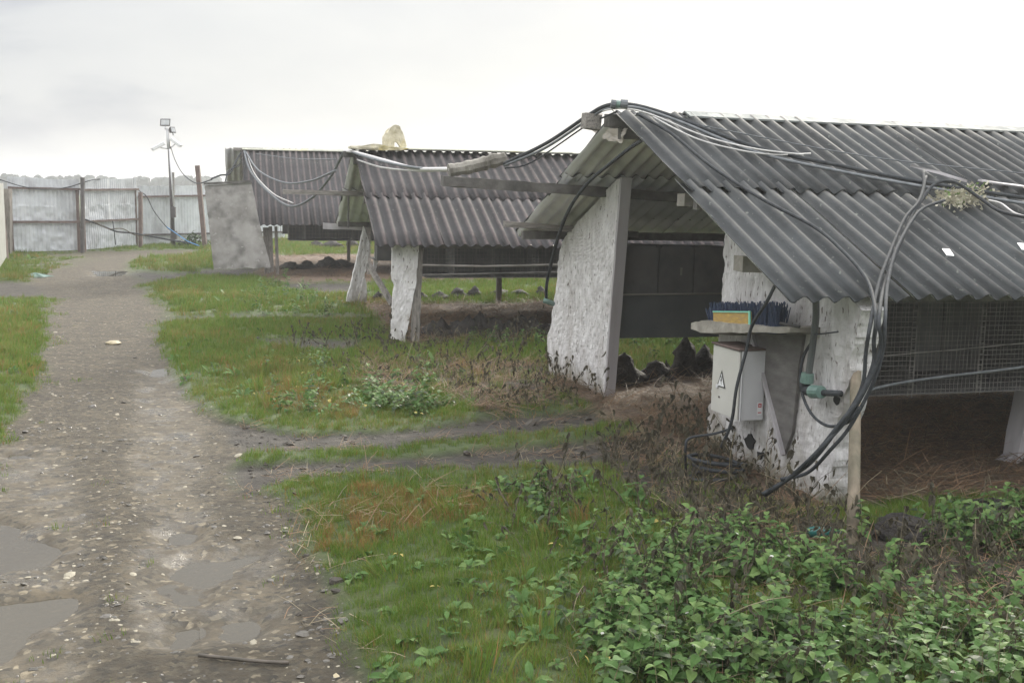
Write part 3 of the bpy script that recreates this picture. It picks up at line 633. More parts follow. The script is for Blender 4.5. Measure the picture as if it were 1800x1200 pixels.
# --- nearest shed: end panels
PA=.32
def pn(S,px,py,s): q=S.hit(px,py,0,s); return (q[1],q[2])
Lp=[pn(A,964,655,PA),pn(A,962,600,PA),pn(A,975,520,PA),pn(A,985,428,PA),pn(A,1020,378,PA),pn(A,1062,318,PA)]
Rp=[pn(A,1060,714,PA),pn(A,1074,520,PA),pn(A,1090,314,PA)]
wpL=slabobj(A,'end_panel',Lp,Rp,PA,.06,MT['white'],seed=2,label='tall rough whitewashed panel left of the aisle',edgej=.018)
a0=A.hit(1060,716,0,PA);a1=A.hit(1091,312,0,PA)
b=MB(); b.box((PA+.038,a0[1]-.012,a0[2]-.03),(PA+.038,a1[1]-.012,a1[2]),.085,.03,up=(0,1,0),jit=.002); b.build('edge_board',MT['plank'],A.root,label='smooth grey board on the aisle edge of the tall panel')
Lp=[pn(A,1236,806,PA),pn(A,1243,740,PA),pn(A,1262,590,PA),pn(A,1270,480,PA),pn(A,1275,405,PA)]
Rp=[pn(A,1438,912,PA),pn(A,1450,880,PA),pn(A,1474,735,PA),pn(A,1482,700,PA),pn(A,1500,610,PA),pn(A,1518,515,PA),pn(A,1400,470,PA)]
Lp[-1]=pn(A,1275,395,PA); Rp[-1]=pn(A,1516,505,PA)
wpR=slabobj(A,'end_panel',Lp,Rp,PA,.14,MT['white'],seed=12,label='whitewashed panel under the near eave carrying the meter box',edgej=.02)
# dark patches set on the panel, painting the shade inside broken holes
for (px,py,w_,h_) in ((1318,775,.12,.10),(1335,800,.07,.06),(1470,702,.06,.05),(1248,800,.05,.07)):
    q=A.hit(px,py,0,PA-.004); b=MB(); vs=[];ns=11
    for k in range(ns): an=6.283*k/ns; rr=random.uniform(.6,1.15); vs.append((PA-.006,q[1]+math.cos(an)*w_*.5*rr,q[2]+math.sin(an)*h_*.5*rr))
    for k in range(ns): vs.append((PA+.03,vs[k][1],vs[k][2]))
    b.add(vs,[tuple(range(ns))]+[(k,(k+1)%ns,ns+(k+1)%ns,ns+k) for k in range(ns)]); b.build('hole_shade_patch',MT['holeshade'],A.root)
# purlins under the far slope, sticking out of the gable
p0=A.hit(777,318,1,1.10); p1=A.hit(1268,352,1,1.10)
part(A,'purlin',MT['wooddark'],tuple(p0),tuple(p1),.09,.075,.005,label='dark beam sticking far out of the gable towards the middle shed')
p0=A.hit(886,393,1,1.85); p1=A.hit(1120,412,1,1.85)
part(A,'purlin',MT['wood'],tuple(p0),tuple(p1),.06,.05,.004,label='short weathered batten end under the far eave')
p0=A.hit(1105,378,1,1.95); part(A,'purlin',MT['wood'],tuple(p0),(6,p0[1],p0[2]-.05),.06,.055,.004)
p0=A.hit(1105,350,1,.75); 
for (px,py,px1,w_,h_) in ((1190,352,1245,.10,.075),(1290,462,1345,.10,.085)):
    p0=A.hit(px,py,0,.02 if px<1250 else .12); part(A,'purlin_end',MT['ledgewood'],(p0[0],p0[1]-.05,p0[2]),(p0[0]+1.2,p0[1]-.05,p0[2]-.01),w_,h_,.005)
# edge strip along the near rake, and ridge plank end
q=A.hit(1066,212,1,0.0); part(A,'ridge_plank',MT['wooddark'],(q[0],0,q[2]),(.6,0,q[2]),.09,.085,.004,label='dark plank end sticking out at the ridge')
q=A.hit(1026,212,1,.08); part(A,'ridge_plank',MT['wood'],(q[0],.08,q[2]),(q[0]+.11,.08,q[2]-.01),.09,.10,.005,label='short pale block wired to the ridge end')
# wooden support posts at the near side
q0=G(1499,976);q1=D(1486,660,5.3); q1=q0+(0,0,0)
b=MB(); top=D(1506,575,5.85); 
b.tube([tuple(q0-np.array([0,0,.1])),tuple(q0+(top-q0)*.3),tuple(q0+(top-q0)*.65),tuple(top)],[.033,.031,.029,.027],8); o=b.build('support_post',MT['post'],smooth=True); o.parent=A.root; o.matrix_parent_inverse=A.M.inverted(); o['label']='round raw wood post in front of the near eave'
g0=G(1775,822); t0=D(1812,640,g0[1]+.1); b=MB(); b.box(tuple(g0-np.array([0,0,.05])),tuple(t0),.10,.07,jit=.004); b.box(tuple(g0+np.array([.16,.05,.16])),tuple(g0+np.array([-.08,0,.0])),.07,.06,jit=.004)
o=b.build('support_post',MT['plank'],A.root); o.matrix_parent_inverse=A.M.inverted(); o['label']='pale leaning leg with a short foot at the right edge'
# --- cages of the nearest shed
near_c,fin=cage_row(A,-1,-2.06,-1.15,.60,1.10,.60,12.5,'wire mesh cage row under the near eave of the nearest shed',mesh_to=6.0)
def Afin(pts,r,name,m):
    b=MB(); b.tube(curve(pts,6),r,6); return fin(b,name,m,smooth=True)
p=[A.hit(px,py,1,-2.10) for px,py in((1512,690),(1560,677),(1640,664),(1767,649),(1830,640))]; Afin([tuple(x) for x in p],.008,'water_pipe',MT['cablegrey'])
p=[A.hit(px,py,1,-2.09) for px,py in((1540,626),(1640,618),(1800,603))]; Afin([tuple(x) for x in p],.003,'tie_wire',MT['wire'])
far_c,fin2=cage_row(A,1,1.95,.95,.86,1.24,.42,12.5,'dark cage row seen through the aisle opening of the nearest shed',mesh_to=3.5)
s=.42
for k in range(12):
    b=MB(); b.box((s+.5,.93,.53),(s+.5,.93,.87),.99,.006,up=(0,1,0),jit=.003); fin2(b,'hanging_sheet',MT['tarp']); s+=1.0
for q in range(4):
    b=MB(); s=.9+random.uniform(0,1.2); z=.98+random.uniform(-.05,.05); b.box((s,.915,z),(s,.915,z+.06),.018,.004,up=(0,1,0)); fin2(b,'card_clip',MT['wire'])
b=MB(); b.tube([(.42,.91,.87),(2,.91,.885),(5,.91,.88)],.008,5); fin2(b,'feed_rail',MT['wood'])
cage_row(B,-1,-2.1,-1.2,.74,1.07,.55,17,'wire mesh cage row under the near eave of the middle shed',mesh_to=12,cell=.04,r=.0016)
t,fin3=cage_row(B,1,1.95,1.1,.72,1.05,.4,17,'far cage row of the middle shed in deep shade',mesh_to=4,cell=.05,r=.0016)
cage_row(Cc,-1,-2.0,-1.1,.70,.98,.8,19,'cage row under the eave of the farthest shed',mesh_to=8,cell=.06,r=.002)
cage_row(Cc,1,1.9,1.1,.70,.98,.8,19,'far cage row of the farthest shed in deep shade',mesh_to=3,cell=.06,r=.002)
# rails on middle shed cages
b=MB(); p=[B.hit(x,y,1,-2.16) for x,y in((742,466),(850,468),(980,465))]; b.tube([tuple(x) for x in p],.014,5); b.build('long_rail',MT['wood'],B.root)
b=MB(); p=[B.hit(x,y,1,-2.16) for x,y in((742,483),(850,481),(980,478))]; b.tube([tuple(x) for x in p],.010,5); b.build('long_rail',MT['wooddark'],B.root)
# skirting plank under the middle shed
p0=B.hit(742,577,1,-1.15);p1=B.hit(985,572,1,-1.15)
part(B,'floor_board',MT['plank'],tuple(p0),tuple(p1),.03,.045,.004)
# --- middle shed: panels, brace
PB=.32
Lp=[pn(B,688,596,PB),pn(B,690,540,PB),pn(B,694,505,PB),pn(B,689,492,PB),pn(B,692,428,PB)]
Rp=[pn(B,712,603,PB),pn(B,722,545,PB),pn(B,730,500,PB),pn(B,738,428,PB)]
# panel seen edge-on: build it facing the yard
def facing(S,pxL,pxR,n0,th,m,**kw):
    Lq=[(S.hit(x,y,1,n0)[0],S.hit(x,y,1,n0)[2]) for x,y in pxL]; Rq=[(S.hit(x,y,1,n0)[0],S.hit(x,y,1,n0)[2]) for x,y in pxR]
    return slabobj(S,'end_panel',Lq,Rq,n0,th,m,axis='n',**kw)
facing(B,[(688,594),(690,540),(694,502),(689,492),(691,424)],[(711,602),(722,545),(731,500),(738,424)],-2.12,.10,MT['white'],nu=12,nv=40,seed=31,label='narrow whitewashed panel under the middle shed eave',edgej=.012)
facing(B,[(609,530),(625,465),(640,398)],[(626,535),(643,478),(650,428)],1.9,.12,MT['white'],nu=12,nv=30,seed=37,label='leaning whitewashed panel left of the middle shed aisle',edgej=.012)
facing(B,[(628,545),(636,500),(640,488)],[(645,545),(645,505),(643,490)],1.85,.06,MT['white'],nu=6,nv=16,seed=38,label='small broken piece of whitewashed panel')
facing(B,[(655,472),(659,450),(660,430)],[(661,474),(666,450),(668,430)],1.6,.06,MT['white'],nu=6,nv=16,seed=39)
q0=B.hit(729,590,1,-2.0);q1=B.hit(737,430,1,-2.0); part(B,'support_post',MT['wood'],tuple(q0-np.array([0,0,.05])),tuple(q1),.10,.08,.006,label='grey post beside the narrow panel')
q0=B.hit(690,535,1,-1.0);q1=B.hit(648,465,1,-.2); part(B,'diagonal_brace',MT['wood'],tuple(q0),tuple(q1),.06,.04,.003)
q0=B.hit(497,337,1,1.05);q1=B.hit(640,341,1,1.05); part(B,'purlin',MT['wood'],tuple(q0),tuple(q1),.06,.06,.004,label='long batten sticking out of the middle shed gable')
q0=B.hit(568,397,1,2.1);q1=B.hit(640,400,1,2.1); part(B,'eave_board',MT['plank'],tuple(q0),tuple(q1),.05,.08,.004)
b=MB(); p=[B.hit(613,345,1,1.2),B.hit(612,400,1,1.2)]; b.tube([tuple(x) for x in p],.012,5); b.build('strut_rod',MT['darkmetal'],B.root)
q=B.hit(640,270,1,0); part(B,'ridge_plank',MT['wooddark'],(-.12,0,B.hr-.03),(.8,0,B.hr-.03),.10,.07,.004)
# --- farthest shed
q0=Cc.hit(410,264,1,0);part(Cc,'ridge_plank',MT['wood'],(q0[0],0,Cc.hr-.0),(.4,0,Cc.hr-.0),.09,.06,.003,label='grey plank end sticking out at the ridge')
for (x0,y0,y1,w_) in ((470,400,476,.10),(478,398,474,.07),(488,398,480,.055)):
    q0=Cc.hit(x0,y1,1,-1.9);q1=Cc.hit(x0-3,y0,1,-1.9);part(Cc,'support_post',MT['wood'],tuple(q0-np.array([0,0,.04])),tuple(q1),w_,w_,.004)
Lq=[(Cc.hit(x,y,1,-2.32)[0],Cc.hit(x,y,1,-2.32)[2]) for x,y in((376,474),(370,420),(359,326))];Rq=[(Cc.hit(x,y,1,-2.32)[0],Cc.hit(x,y,1,-2.32)[2]) for x,y in((476,470),(458,398),(442,321))]
slabobj(Cc,'end_panel',Lq,Rq,-2.32,.12,MT['concrete'],axis='n',nu=24,nv=30,seed=44,amp=.006,edgej=.012,label='big stained grey slab panel covering the gable corner')
q0=Cc.hit(358,323,1,-2.27);q1=Cc.hit(443,319,1,-2.27); part(Cc,'top_edge_board',MT['wooddark'],tuple(q0),tuple(q1),.16,.04,.003)
# ---------------------------------------------------------------- things on the sheds
def PT(S,px,py,s): return S.W(S.hit(px,py,0,s))
# box on the near panel
bx=empty('meter_box',mw=A.M@Matrix.Translation((.15,-1.508,.37)),label='beige metal electric meter box on the whitewashed near panel',cat='electric box')
def boxpart(name,m,x0,x1,y0,y1,z0,z1,bev=.004,parent=bx,label=None):
    b=MB(); b.box((x0,(y0+y1)/2,(z0+z1)/2),(x1,(y0+y1)/2,(z0+z1)/2),y1-y0,z1-z0); o=b.build(name,m,parent,label=label)
    if bev: md=o.modifiers.new('bevel','BEVEL'); md.width=bev; md.segments=2
    return o
body=boxpart('body',MT['boxgrey'],.004,.155,0,.33,0,.40); door=boxpart('door',MT['boxbeige'],-.010,.001,.004,.326,.004,.396,.003)
boxpart('lid',MT['rust'],-.02,.16,-.006,.336,.4005,.412,.003,label='dark rusty sloping top of the box')
def tri(b,pts,x,mi): b.add([(x,p[0],p[1]) for p in pts],[(0,1,2)] if len(pts)==3 else [tuple(range(len(pts)))],mi)
b=MB(); cy,cz=.205,.20; tri(b,[(cy-.052,cz-.04),(cy+.052,cz-.04),(cy,cz+.06)],-.0125,0); tri(b,[(cy-.038,cz-.033),(cy+.038,cz-.033),(cy,cz+.042)],-.0135,1)
b.add([(-.0145,cy+a,cz+c) for a,c in((-.002,.028),(.008,.028),(.002,.006),(.010,.006),(-.006,-.026),(-.002,-.002),(-.010,-.002))],[(0,1,2,6),(2,3,5,6),(5,3,4)],0); sg=b.build('warning_sign',[MT['ink'],MT['whiteplastic']],door)
b=MB(); b.tube([(-.018,.25,.16),(-.010,.25,.16)],.012,10); b.build('lock',MT['boxgrey'],door)
b=MB(); b.tube([(-.015,.225,.10),(-.010,.225,.10)],.006,8); b.build('screw',MT['darkmetal'],door)
b=MB(); zz=.03; b.add([(.112,-.0035,zz),(.145,-.0035,zz),(.145,-.0035,zz+.075),(.112,-.0035,zz+.075)],[(0,1,2,3)],0)
b.add([(.118,-.005,zz+.045),(.139,-.005,zz+.045),(.139,-.005,zz+.068),(.118,-.005,zz+.068)],[(0,1,2,3)],1); b.add([(.122,-.0065,zz+.052),(.134,-.0065,zz+.052),(.128,-.0065,zz+.064)],[(0,1,2)],0)
b.add([(.118,-.005,zz+.012),(.139,-.005,zz+.012),(.139,-.005,zz+.018),(.118,-.005,zz+.018)],[(0,1,2,3)],1); b.build('maker_sticker',[MT['whiteplastic'],MT['red']],body)
b=MB(); b.tube([(.005,-.004,.0),(.005,-.004,.40)],.004,6); b.build('door_seam',MT['boxgrey'],body)
# wet triangular board behind the box, with its lath
P=[A.hit(x,y,0,PA-.02) for x,y in((1322,588),(1412,588),(1404,640),(1392,760),(1376,800),(1352,720))]
hb=MB(); n_=len(P); hb.add([(p[0],p[1],p[2]) for p in P]+[(p[0]+.018,p[1],p[2]) for p in P],[tuple(range(n_)),tuple(range(n_,2*n_))[::-1]]+[(i,(i+1)%n_,n_+(i+1)%n_,n_+i) for i in range(n_)])
def totop(o,S):
    """hand a top-level thing the shed frame as its own transform, origin at its own base"""
    vs=np.array([v.co for v in o.data.vertices]); c=Vector(((vs[:,0].min()+vs[:,0].max())/2,(vs[:,1].min()+vs[:,1].max())/2,vs[:,2].min())); o.data.transform(Matrix.Translation(-c)); o.matrix_world=S.M@Matrix.Translation(c); return o
board=empty('backing_board',mw=A.M@Matrix.Translation((PA,P[4][1],P[4][2])),label='wet dark grey tapering board behind the electric box',cat='board')
o=hb.build('board_face',MT['hardboard'],board); o.data.transform(Matrix.Translation((-PA,-P[4][1],-P[4][2])))
b=MB(); a_=A.hit(1322,588,0,PA-.03);c_=A.hit(1377,800,0,PA-.03); b.box(tuple(a_-np.array([PA,P[4][1],P[4][2]])),tuple(c_-np.array([PA,P[4][1],P[4][2]])),.02,.02,jit=.001); b.build('edge_lath',MT['plank'],board)
# ledge + brush
l0=A.hit(1224,574,0,.20);l1=A.hit(1412,581,0,.22); b=MB(); vs=[];fs=[];m_=16
for i in range(m_+1):
    t=i/m_; c=l0+(l1-l0)*t; wv=.085*(.35+.65*min(1,t*5))+random.uniform(-.008,.008); th=.046*(1.25-.85*t)*(.45+.55*min(1,t*7))+random.uniform(-.004,.004)
    for (x,z) in((-wv,-th*.6),(.12,-th),(.12,th),(-wv,th*.8)): vs.append((c[0]+x,c[1],c[2]+z+random.uniform(-.003,.003)))
fs=[(0,1,2,3),tuple(4*m_+i for i in range(4))[::-1]]+[(4*i+k,4*i+(k+1)%4,4*i+4+(k+1)%4,4*i+4+k) for i in range(m_) for k in range(4)]
b.add(vs,fs); totop(b.build('wooden_ledge',MT['ledgewood'],label='rough rotten wooden ledge above the electric box',cat='shelf'),A)
z=l0[2]+.022; br=empty('broom_head',mw=A.M@Matrix.Translation((.20,A.hit(1310,560,0,.2)[1],z+.012))@Matrix.Rotation(-.10,4,'X'),label='blue bristled broom head with yellow label lying on the ledge',cat='broom')
yL=A.hit(1250,560,0,.18)[1]; yR=A.hit(1370,560,0,.18)[1]; y0=A.hit(1310,560,0,.2)[1]
b=MB(); h0=abs(A.hit(1310,537,0,.18)[2]-z)
for i in range(620):
    u=random.random(); y=yR+(yL-yR)*u-y0; x=random.uniform(-.03,.03); b.box((x,y,.05*0+.035),(x*1.5+random.uniform(-.012,.012),y*1.04+random.uniform(-.02,.02),h0*random.uniform(.72,1.06)),.0045,.0045)
b.build('bristles',MT['bluebr'],br)
b=MB(); b.box((.0,yR-y0+.01,.022),(.0,yL-y0-.01,.022),.07,.035); b.build('bristle_block',MT['bluebr'],br)
a_=A.hit(1255,560,0,.14)[1]-y0;c_=A.hit(1320,560,0,.14)[1]-y0; zt=A.hit(1290,551,0,.14)[2]-z; zb=A.hit(1290,572,0,.14)[2]-z
b=MB(); b.box((-.055,a_,(zt+zb)/2),(-.055,c_,(zt+zb)/2),.012,zt-zb); b.build('label_wrap',MT['yellow'],br)
b=MB(); b.box((-.063,a_-.0,zt),(-.063,c_,zt),.006,.008); b.box((-.063,c_+.008,(zt+zb)/2),(-.063,c_-.008,(zt+zb)/2),.008,zt-zb+.012); b.build('label_band',MT['mint'],br)
q0=A.hit(1372,568,0,.17);q1=A.hit(1405,574,0,.17); b=MB(); b.tube([tuple(q0),tuple(q1)],.008,8); totop(b.build('marker_pen',MT['ink'],label='black peg lying on the ledge right of the broom head',cat='peg',smooth=True),A)
# water hose with green couplings
hs=empty('water_hose',mw=A.M@Matrix.Translation((.25,A.hit(1425,680,0,.25)[1],.5)),label='streaked black hose with pale green elbow coupling on near panel',cat='hose')
def hpart(name,pts,r,m,seg=10,n=6,parent=None):
    b=MB(); b.tube(curve([tuple(A.hit(x,y,0,s)) for x,y,s in pts],n) if n>1 else [tuple(A.hit(x,y,0,s)) for x,y,s in pts],r,seg); o=b.build(name,m,parent or hs,smooth=n>1); 
    o.data.transform((A.M.inverted()@hs.matrix_world).inverted() if False else Matrix.Translation((-.25,-A.hit(1425,680,0,.25)[1],-.5))); return o
hpart('pipe',[(1434,520,.2),(1434,560,.24),(1428,610,.25),(1421,662,.25)],.018,MT['hose'])
hpart('pipe',[(1445,690,.25),(1470,691,.27),(1482,692,.36)],.016,MT['cable'])
c=hpart('coupling',[(1420,656,.24),(1418,672,.24)],[.033,.036],MT['green'],12,1); hpart('coupling',[(1428,688,.24),(1444,689,.24)],[.036,.033],MT['green'],12,1)
hpart('elbow',[(1418,668,.24),(1415,684,.24),(1430,688,.24)],.026,MT['cable'],10,4)
hpart('cable_tie',[(1432,588,.22),(1450,586,.20),(1473,583,.17)],.0045,MT['cable'],5,3)
# ---------------------------------------------------------------- cables
def cab(pts,r,m='cable',name='electric_cable',label='',group=None,cat='cable',seg=6,n=8):
    P=curve(pts,n); c=P[0].copy(); b=MB(); b.tube([p-c for p in P],r,seg); o=b.build(name,MT[m],smooth=True,label=label,cat=cat,group=group); o.location=tuple(c); return o
RA=lambda x,y,o=.05:A.roofhit(x,y,o+.042)
g0=A.hit(790,298,1,1.10); E1=A.W(g0); yE=E1[1]
ap=A.W((-.05,0,2.27)); yap=ap[1]
cab([D(886,288,8.5),D(960,252,8.2),D(1028,207,7.85),D(1060,188,7.65),D(1090,183,7.5),RA(1125,187,.07),RA(1190,207,.05),RA(1330,259,.04),RA(1480,292,.04),RA(1620,320,.05),RA(1800,348,.05),RA(1990,378,.05)],.013,'cable',label='thick black cable crossing the nearest ridge from the wrapped beam end')
cab([D(886,291,8.5),D(955,262,8.2),D(1029,214,7.85),D(1060,194,7.65),D(1090,188,7.5),RA(1130,192,.07),RA(1200,216,.04),RA(1330,268,.03),RA(1480,302,.03),RA(1620,328,.04),RA(1800,358,.04),RA(1990,388,.05)],.010,'cablegrey',label='grey pipe-like cable running beside the thick black one over the near ridge')
cab([D(888,296,8.5),D(935,285,8.3),D(1029,222,7.9),D(1062,206,7.7),D(1085,196,7.55)],.006,'cable',label='thin slack cable below the bundle left of the near ridge')
cab([D(888,292,8.5),D(990,232,8.1),D(1040,203,7.8),D(1085,191,7.5),RA(1140,200,.06),RA(1240,240,.03),RA(1330,262,.06),RA(1412,272,.06)],.0055,'cablepale',label='pale wire lying on the bundle across the near ridge')
cab([RA(1130,196,.05),RA(1215,240,.04),RA(1290,262,.04),RA(1360,272,.04),RA(1425,270,.05)],.0055,'cablepale',label='pale wire sagging below the bundle on the near roof')
cab([RA(1210,216,.04),RA(1330,240,.03),RA(1480,268,.03),RA(1600,285,.03),RA(1800,305,.03)],.004,'cablegrey',label='thin grey wire stretched highest across the near roof')
cab([RA(1120,200,.05),RA(1180,235,.03),RA(1250,292,.03),RA(1340,350,.03),RA(1430,398,.03),RA(1480,440,.03),RA(1516,480,.04),RA(1532,512,.06),D(1540,560,5.15),D(1536,600,5.15),D(1535,640,5.15),D(1510,700,5.1),D(1478,742,5.1),D(1440,790,5.15),D(1400,830,5.2),D(1345,870,5.35)],.010,'cable',label='cable running down the near roof and hanging off the eave')
cp=[(1622,300),(1618,340),(1600,378),(1576,430),(1552,490)]
G1=[((1624,300),(1622,345),(1606,372),(1582,430),(1556,495),(1545,560,),(1548,610),(1528,670),(1490,735),(1430,800),(1380,845),(1340,868)),
    ((1628,310),(1616,352),(1590,385),(1562,450),(1544,500),(1530,570),(1522,620),(1515,680),(1480,742),(1430,808),(1390,838),(1350,862)),
    ((1660,352),(1625,365),(1605,385),(1575,440),(1560,500),(1556,560),(1552,615),(1535,672),(1495,748),(1460,790),(1420,830),(1372,842))]
lb=['looped cable of the near hanging bundle, leftmost at the roof edge','cable of the near hanging bundle passing in front of the mesh','outermost cable of the near hanging bundle by the mesh']
for i,g in enumerate(G1):
    P=[RA(x,y,.06+.01*i) for x,y in g[:5]]+[D(x,y,5.12+.02*i) for x,y in g[5:10]]+[D(x,y,5.25) for x,y in g[10:]]
    cab(P,.0095,'cable',label=lb[i],group='cables hanging off the near eave')
cab([RA(1620,352),RA(1640,326,.09),RA(1665,318,.12),RA(1690,326,.1),RA(1725,350,.06),RA(1760,372,.05),RA(1820,385,.05)],.010,'cable',label='arched cable over the fluff clump on the near roof')
cab([RA(1738,352,.06),RA(1760,358,.05),RA(1790,377,.05),RA(1850,388,.05)],.006,'cablepale',label='pale wire right of the fluff clump on the near roof')
cab([D(1436,588,6.0),D(1412,628,5.95),D(1408,680,5.9),D(1425,725,5.75),D(1455,748,5.5),D(1490,742,5.15),D(1512,715,5.1)],.008,'cable',label='cable looping round the green coupling to the hanging bundle')
cab([D(1364,498,5.75),D(1348,530,5.8),D(1322,572,6.0),D(1312,615,6.05),D(1295,680,6.05),D(1286,740,6.1),D(1268,786,6.2)],.009,'cable',label='black cable hanging in front of the broom head and meter box')
cab([D(1288,752,6.2),D(1255,762,6.2),D(1212,770,6.3),D(1205,790,6.3),D(1206,835,6.4)],.008,'cable',label='black cable bowing left of the near panel foot')
cab([D(1128,247,7.4),D(1105,262,7.5),D(1070,290,7.7),D(1035,320,7.95),D(1005,360,8.2),D(985,405,8.5),D(971,455,8.8),D(961,500,9.1),D(960,532,9.2)],.013,'cable',label='black hose curving from the near ridge down to the tall panel')
cab([D(955,528,9.15),D(965,531,9.15),D(972,534,9.2)],.022,'green',name='pipe_fitting',label='pale green fitting at the edge of the tall panel',cat='fitting')
# coil by the panel foot
c=G(1258,852); P=[]
for i in range(34): an=i*.62; P.append(c+np.array([math.cos(an)*(.13+.004*i*.3),math.sin(an)*.13,.06+.05*math.sin(an*.5)+.002*i]))
b=MB(); b.tube([p-c for p in P],.011,6); o=b.build('cable_coil',MT['cable'],smooth=True,label='coil of black cable at the foot of the near panel',cat='cable coil'); o.location=tuple(c)
# joint on the ridge
jt=empty('cable_joint',tuple(D(1088,184,7.5)),label='pale grey screw joint on cables at the top of the near ridge',cat='cable joint')
for i,(x0,x1,r,m) in enumerate(((1074,1082,.030,'cablegrey'),(1083,1090,.025,'green'),(1091,1103,.031,'cablegrey'))):
    b=MB(); p0=D(x0,183,7.5)-D(1088,184,7.5);p1=D(x1,184,7.5)-D(1088,184,7.5); b.tube([p0,p1],r,10); b.build('joint_nut',MT[m],jt,smooth=False)
# middle/far cables
yB=B.W((0,0,B.hr))[1]; yC=Cc.W((0,0,Cc.hr))[1]
cab([D(605,266,yB),D(625,268,yB-.3),D(680,283,yB-1.6),D(730,296,yB-3),D(792,298,yE)],.018,'cablepale',label='thick pale cable between the middle ridge and the wrapped beam')
cab([D(612,265,yB),D(650,278,yB-1),D(700,290,yB-2.2),D(760,298,yB-4),D(795,296,yE)],.014,'cablegrey',label='grey cable just above the thick pale one at the middle ridge')
cab([D(628,281,yB-.3),D(670,294,yB-1.4),D(730,300,yB-3),D(792,299,yE)],.010,'cablepale',label='thin pale wire, lowest of those on the middle roof')
cab([D(428,262,yC),D(440,300,yC-1),D(470,336,yC-2),D(508,362,yC-3.4),D(545,350,yC-4.8),D(580,312,yC-6),D(604,268,yB)],.020,'cablegrey',label='grey cable sagging deepest between the far and middle ridges')
cab([D(430,264,yC),D(455,300,yC-1.3),D(500,321,yC-3),D(545,318,yC-4.8),D(590,300,yB+1)],.016,'cablegrey',label='grey cable sagging less between the far and middle ridges')
cab([D(432,266,yC),D(448,306,yC-1.1),D(480,340,yC-2.2),D(515,357,yC-3.4)],.010,'cablepale',label='pale wire clinging to the deepest sagging cable')
cab([D(450,270,yC-.5),D(520,279,yC-3),D(590,280,yB+1)],.007,'cablegrey',label='thin wire nearly straight between far and middle ridges')
cab([D(427,264,yC),D(415,283,yC-.4),D(404,305,yC-.8),D(388,308,yC-1.2),D(372,314,yC-1.5)],.018,'cable',label='black cable dropping left from the far ridge to the slab top')
cab([D(431,266,yC),D(420,290,yC-.4),D(402,300,yC-.8),D(396,318,yC-1.2)],.012,'cable',label='thinner black cable dropping left beside the far ridge')
# wrapped beam end
P=[A.W(A.hit(x,y,1,1.10)) for x,y in((789,300),(815,296),(842,290),(868,283),(889,279))]; b=MB(); c=P[0]
Q=curve(P,5); b.tube([q-c+np.array([0,0,.0]) for q in Q],[.052+random.uniform(-.008,.010) for _ in Q],9); o=b.build('pipe_wrapping',MT['ledgewood'],label='crumbling grey wrapping round cables on the jutting beam end',cat='pipe wrapping'); o.location=tuple(c)
# torn felt at the ridge end; foam on the middle ridge
def rag(name,m,S,outline,n0,th,label,cat,axis=1,crumple=.02,seed=0,bend=0):
    """irregular torn sheet, triangulated finely in its plane then crumpled"""
    P=np.array([S.hit(x,y,axis,n0) for x,y in outline]); ax2=0 if axis==1 else 1; poly=[(p[ax2],p[2]) for p in P]
    bm=bmesh.new(); vs=[bm.verts.new((p[0],p[1],p[2])) for p in P]; f=bm.faces.new(vs); bmesh.ops.triangulate(bm,faces=[f]); bmesh.ops.subdivide_edges(bm,edges=bm.edges[:],cuts=5,use_grid_fill=True)
    for v in bm.verts:
        v.co[axis]+=float(fbm(v.co[ax2]*9,v.co[2]*9,seed=seed,oct=3))*crumple*2; v.co[ax2]+=float(fbm(v.co[2]*25,v.co[ax2]*25,seed=seed+2))*.008; v.co[2]+=float(fbm(v.co[ax2]*25,v.co[2]*25,seed=seed+4))*.008
    bmesh.ops.solidify(bm,geom=bm.faces[:],thickness=th); me=bpy.data.meshes.new(name); bm.to_mesh(me); bm.free(); me.materials.append(m)
    o=link(name,me,label=label,cat=cat); return totop(o,S)
rag('torn_felt',MT['felt'],A,[(1029,199),(1040,195),(1058,200),(1062,214),(1058,222),(1075,226),(1104,226),(1107,236),(1101,252),(1090,245),(1078,249),(1066,243),(1054,234),(1048,226),(1038,222),(1034,210)],.02,.006,'torn beige felt hanging at the near ridge end','torn felt',axis=0,crumple=.03)
rag('foam_slab',MT['foam'],B,[(671,262),(672,242),(676,234),(684,232),(685,224),(694,220),(702,223),(708,238),(713,258),(704,261),(698,252),(693,250),(690,262)],0.02,.07,'jagged yellowed foam slab standing on the middle ridge','foam',crumple=.012,seed=5)
rag('foam_heap',MT['foam'],B,[(612,262),(612,258),(635,257),(655,254),(668,256),(680,259),(715,262),(700,266),(655,265)],-.02,.22,'flat yellowish foam remains lying along the middle ridge','foam',crumple=.02,seed=8)
# fluff clump and bits on the near roof
c=RA(1690,345,.05); b=MB()
for i in range(900):
    u=random.gauss(0,.11);v=random.gauss(0,.04); p=np.array(A.Mn[:3,0])*u+ np.array([-.3*v,.0,0])+np.array([0,-.8,.37])*0+np.array(RA(1690+u*190,345+v*220-abs(u)*12,.03+abs(random.gauss(0,.018))))-c-np.array(A.Mn[:3,0])*u
    a=random.uniform(0,6.28); e=random.uniform(-1,1); d=np.array([math.cos(a),math.sin(a),e])*random.uniform(.010,.030); s=np.cross(d,[random.random(),random.random(),random.random()]); s=s/(np.linalg.norm(s)+1e-9)*random.uniform(.003,.009)
    b.add([p-s,p+s,p+d+s*.6,p+d-s*.6],[(0,1,2,3)],random.choices((0,1),(9,1))[0])
o=b.build('fluff_clump',[MT['moss'],MT['l2']],label='tangled clump of fluff and moss caught in cables on near roof',cat='debris'); o.location=tuple(c)
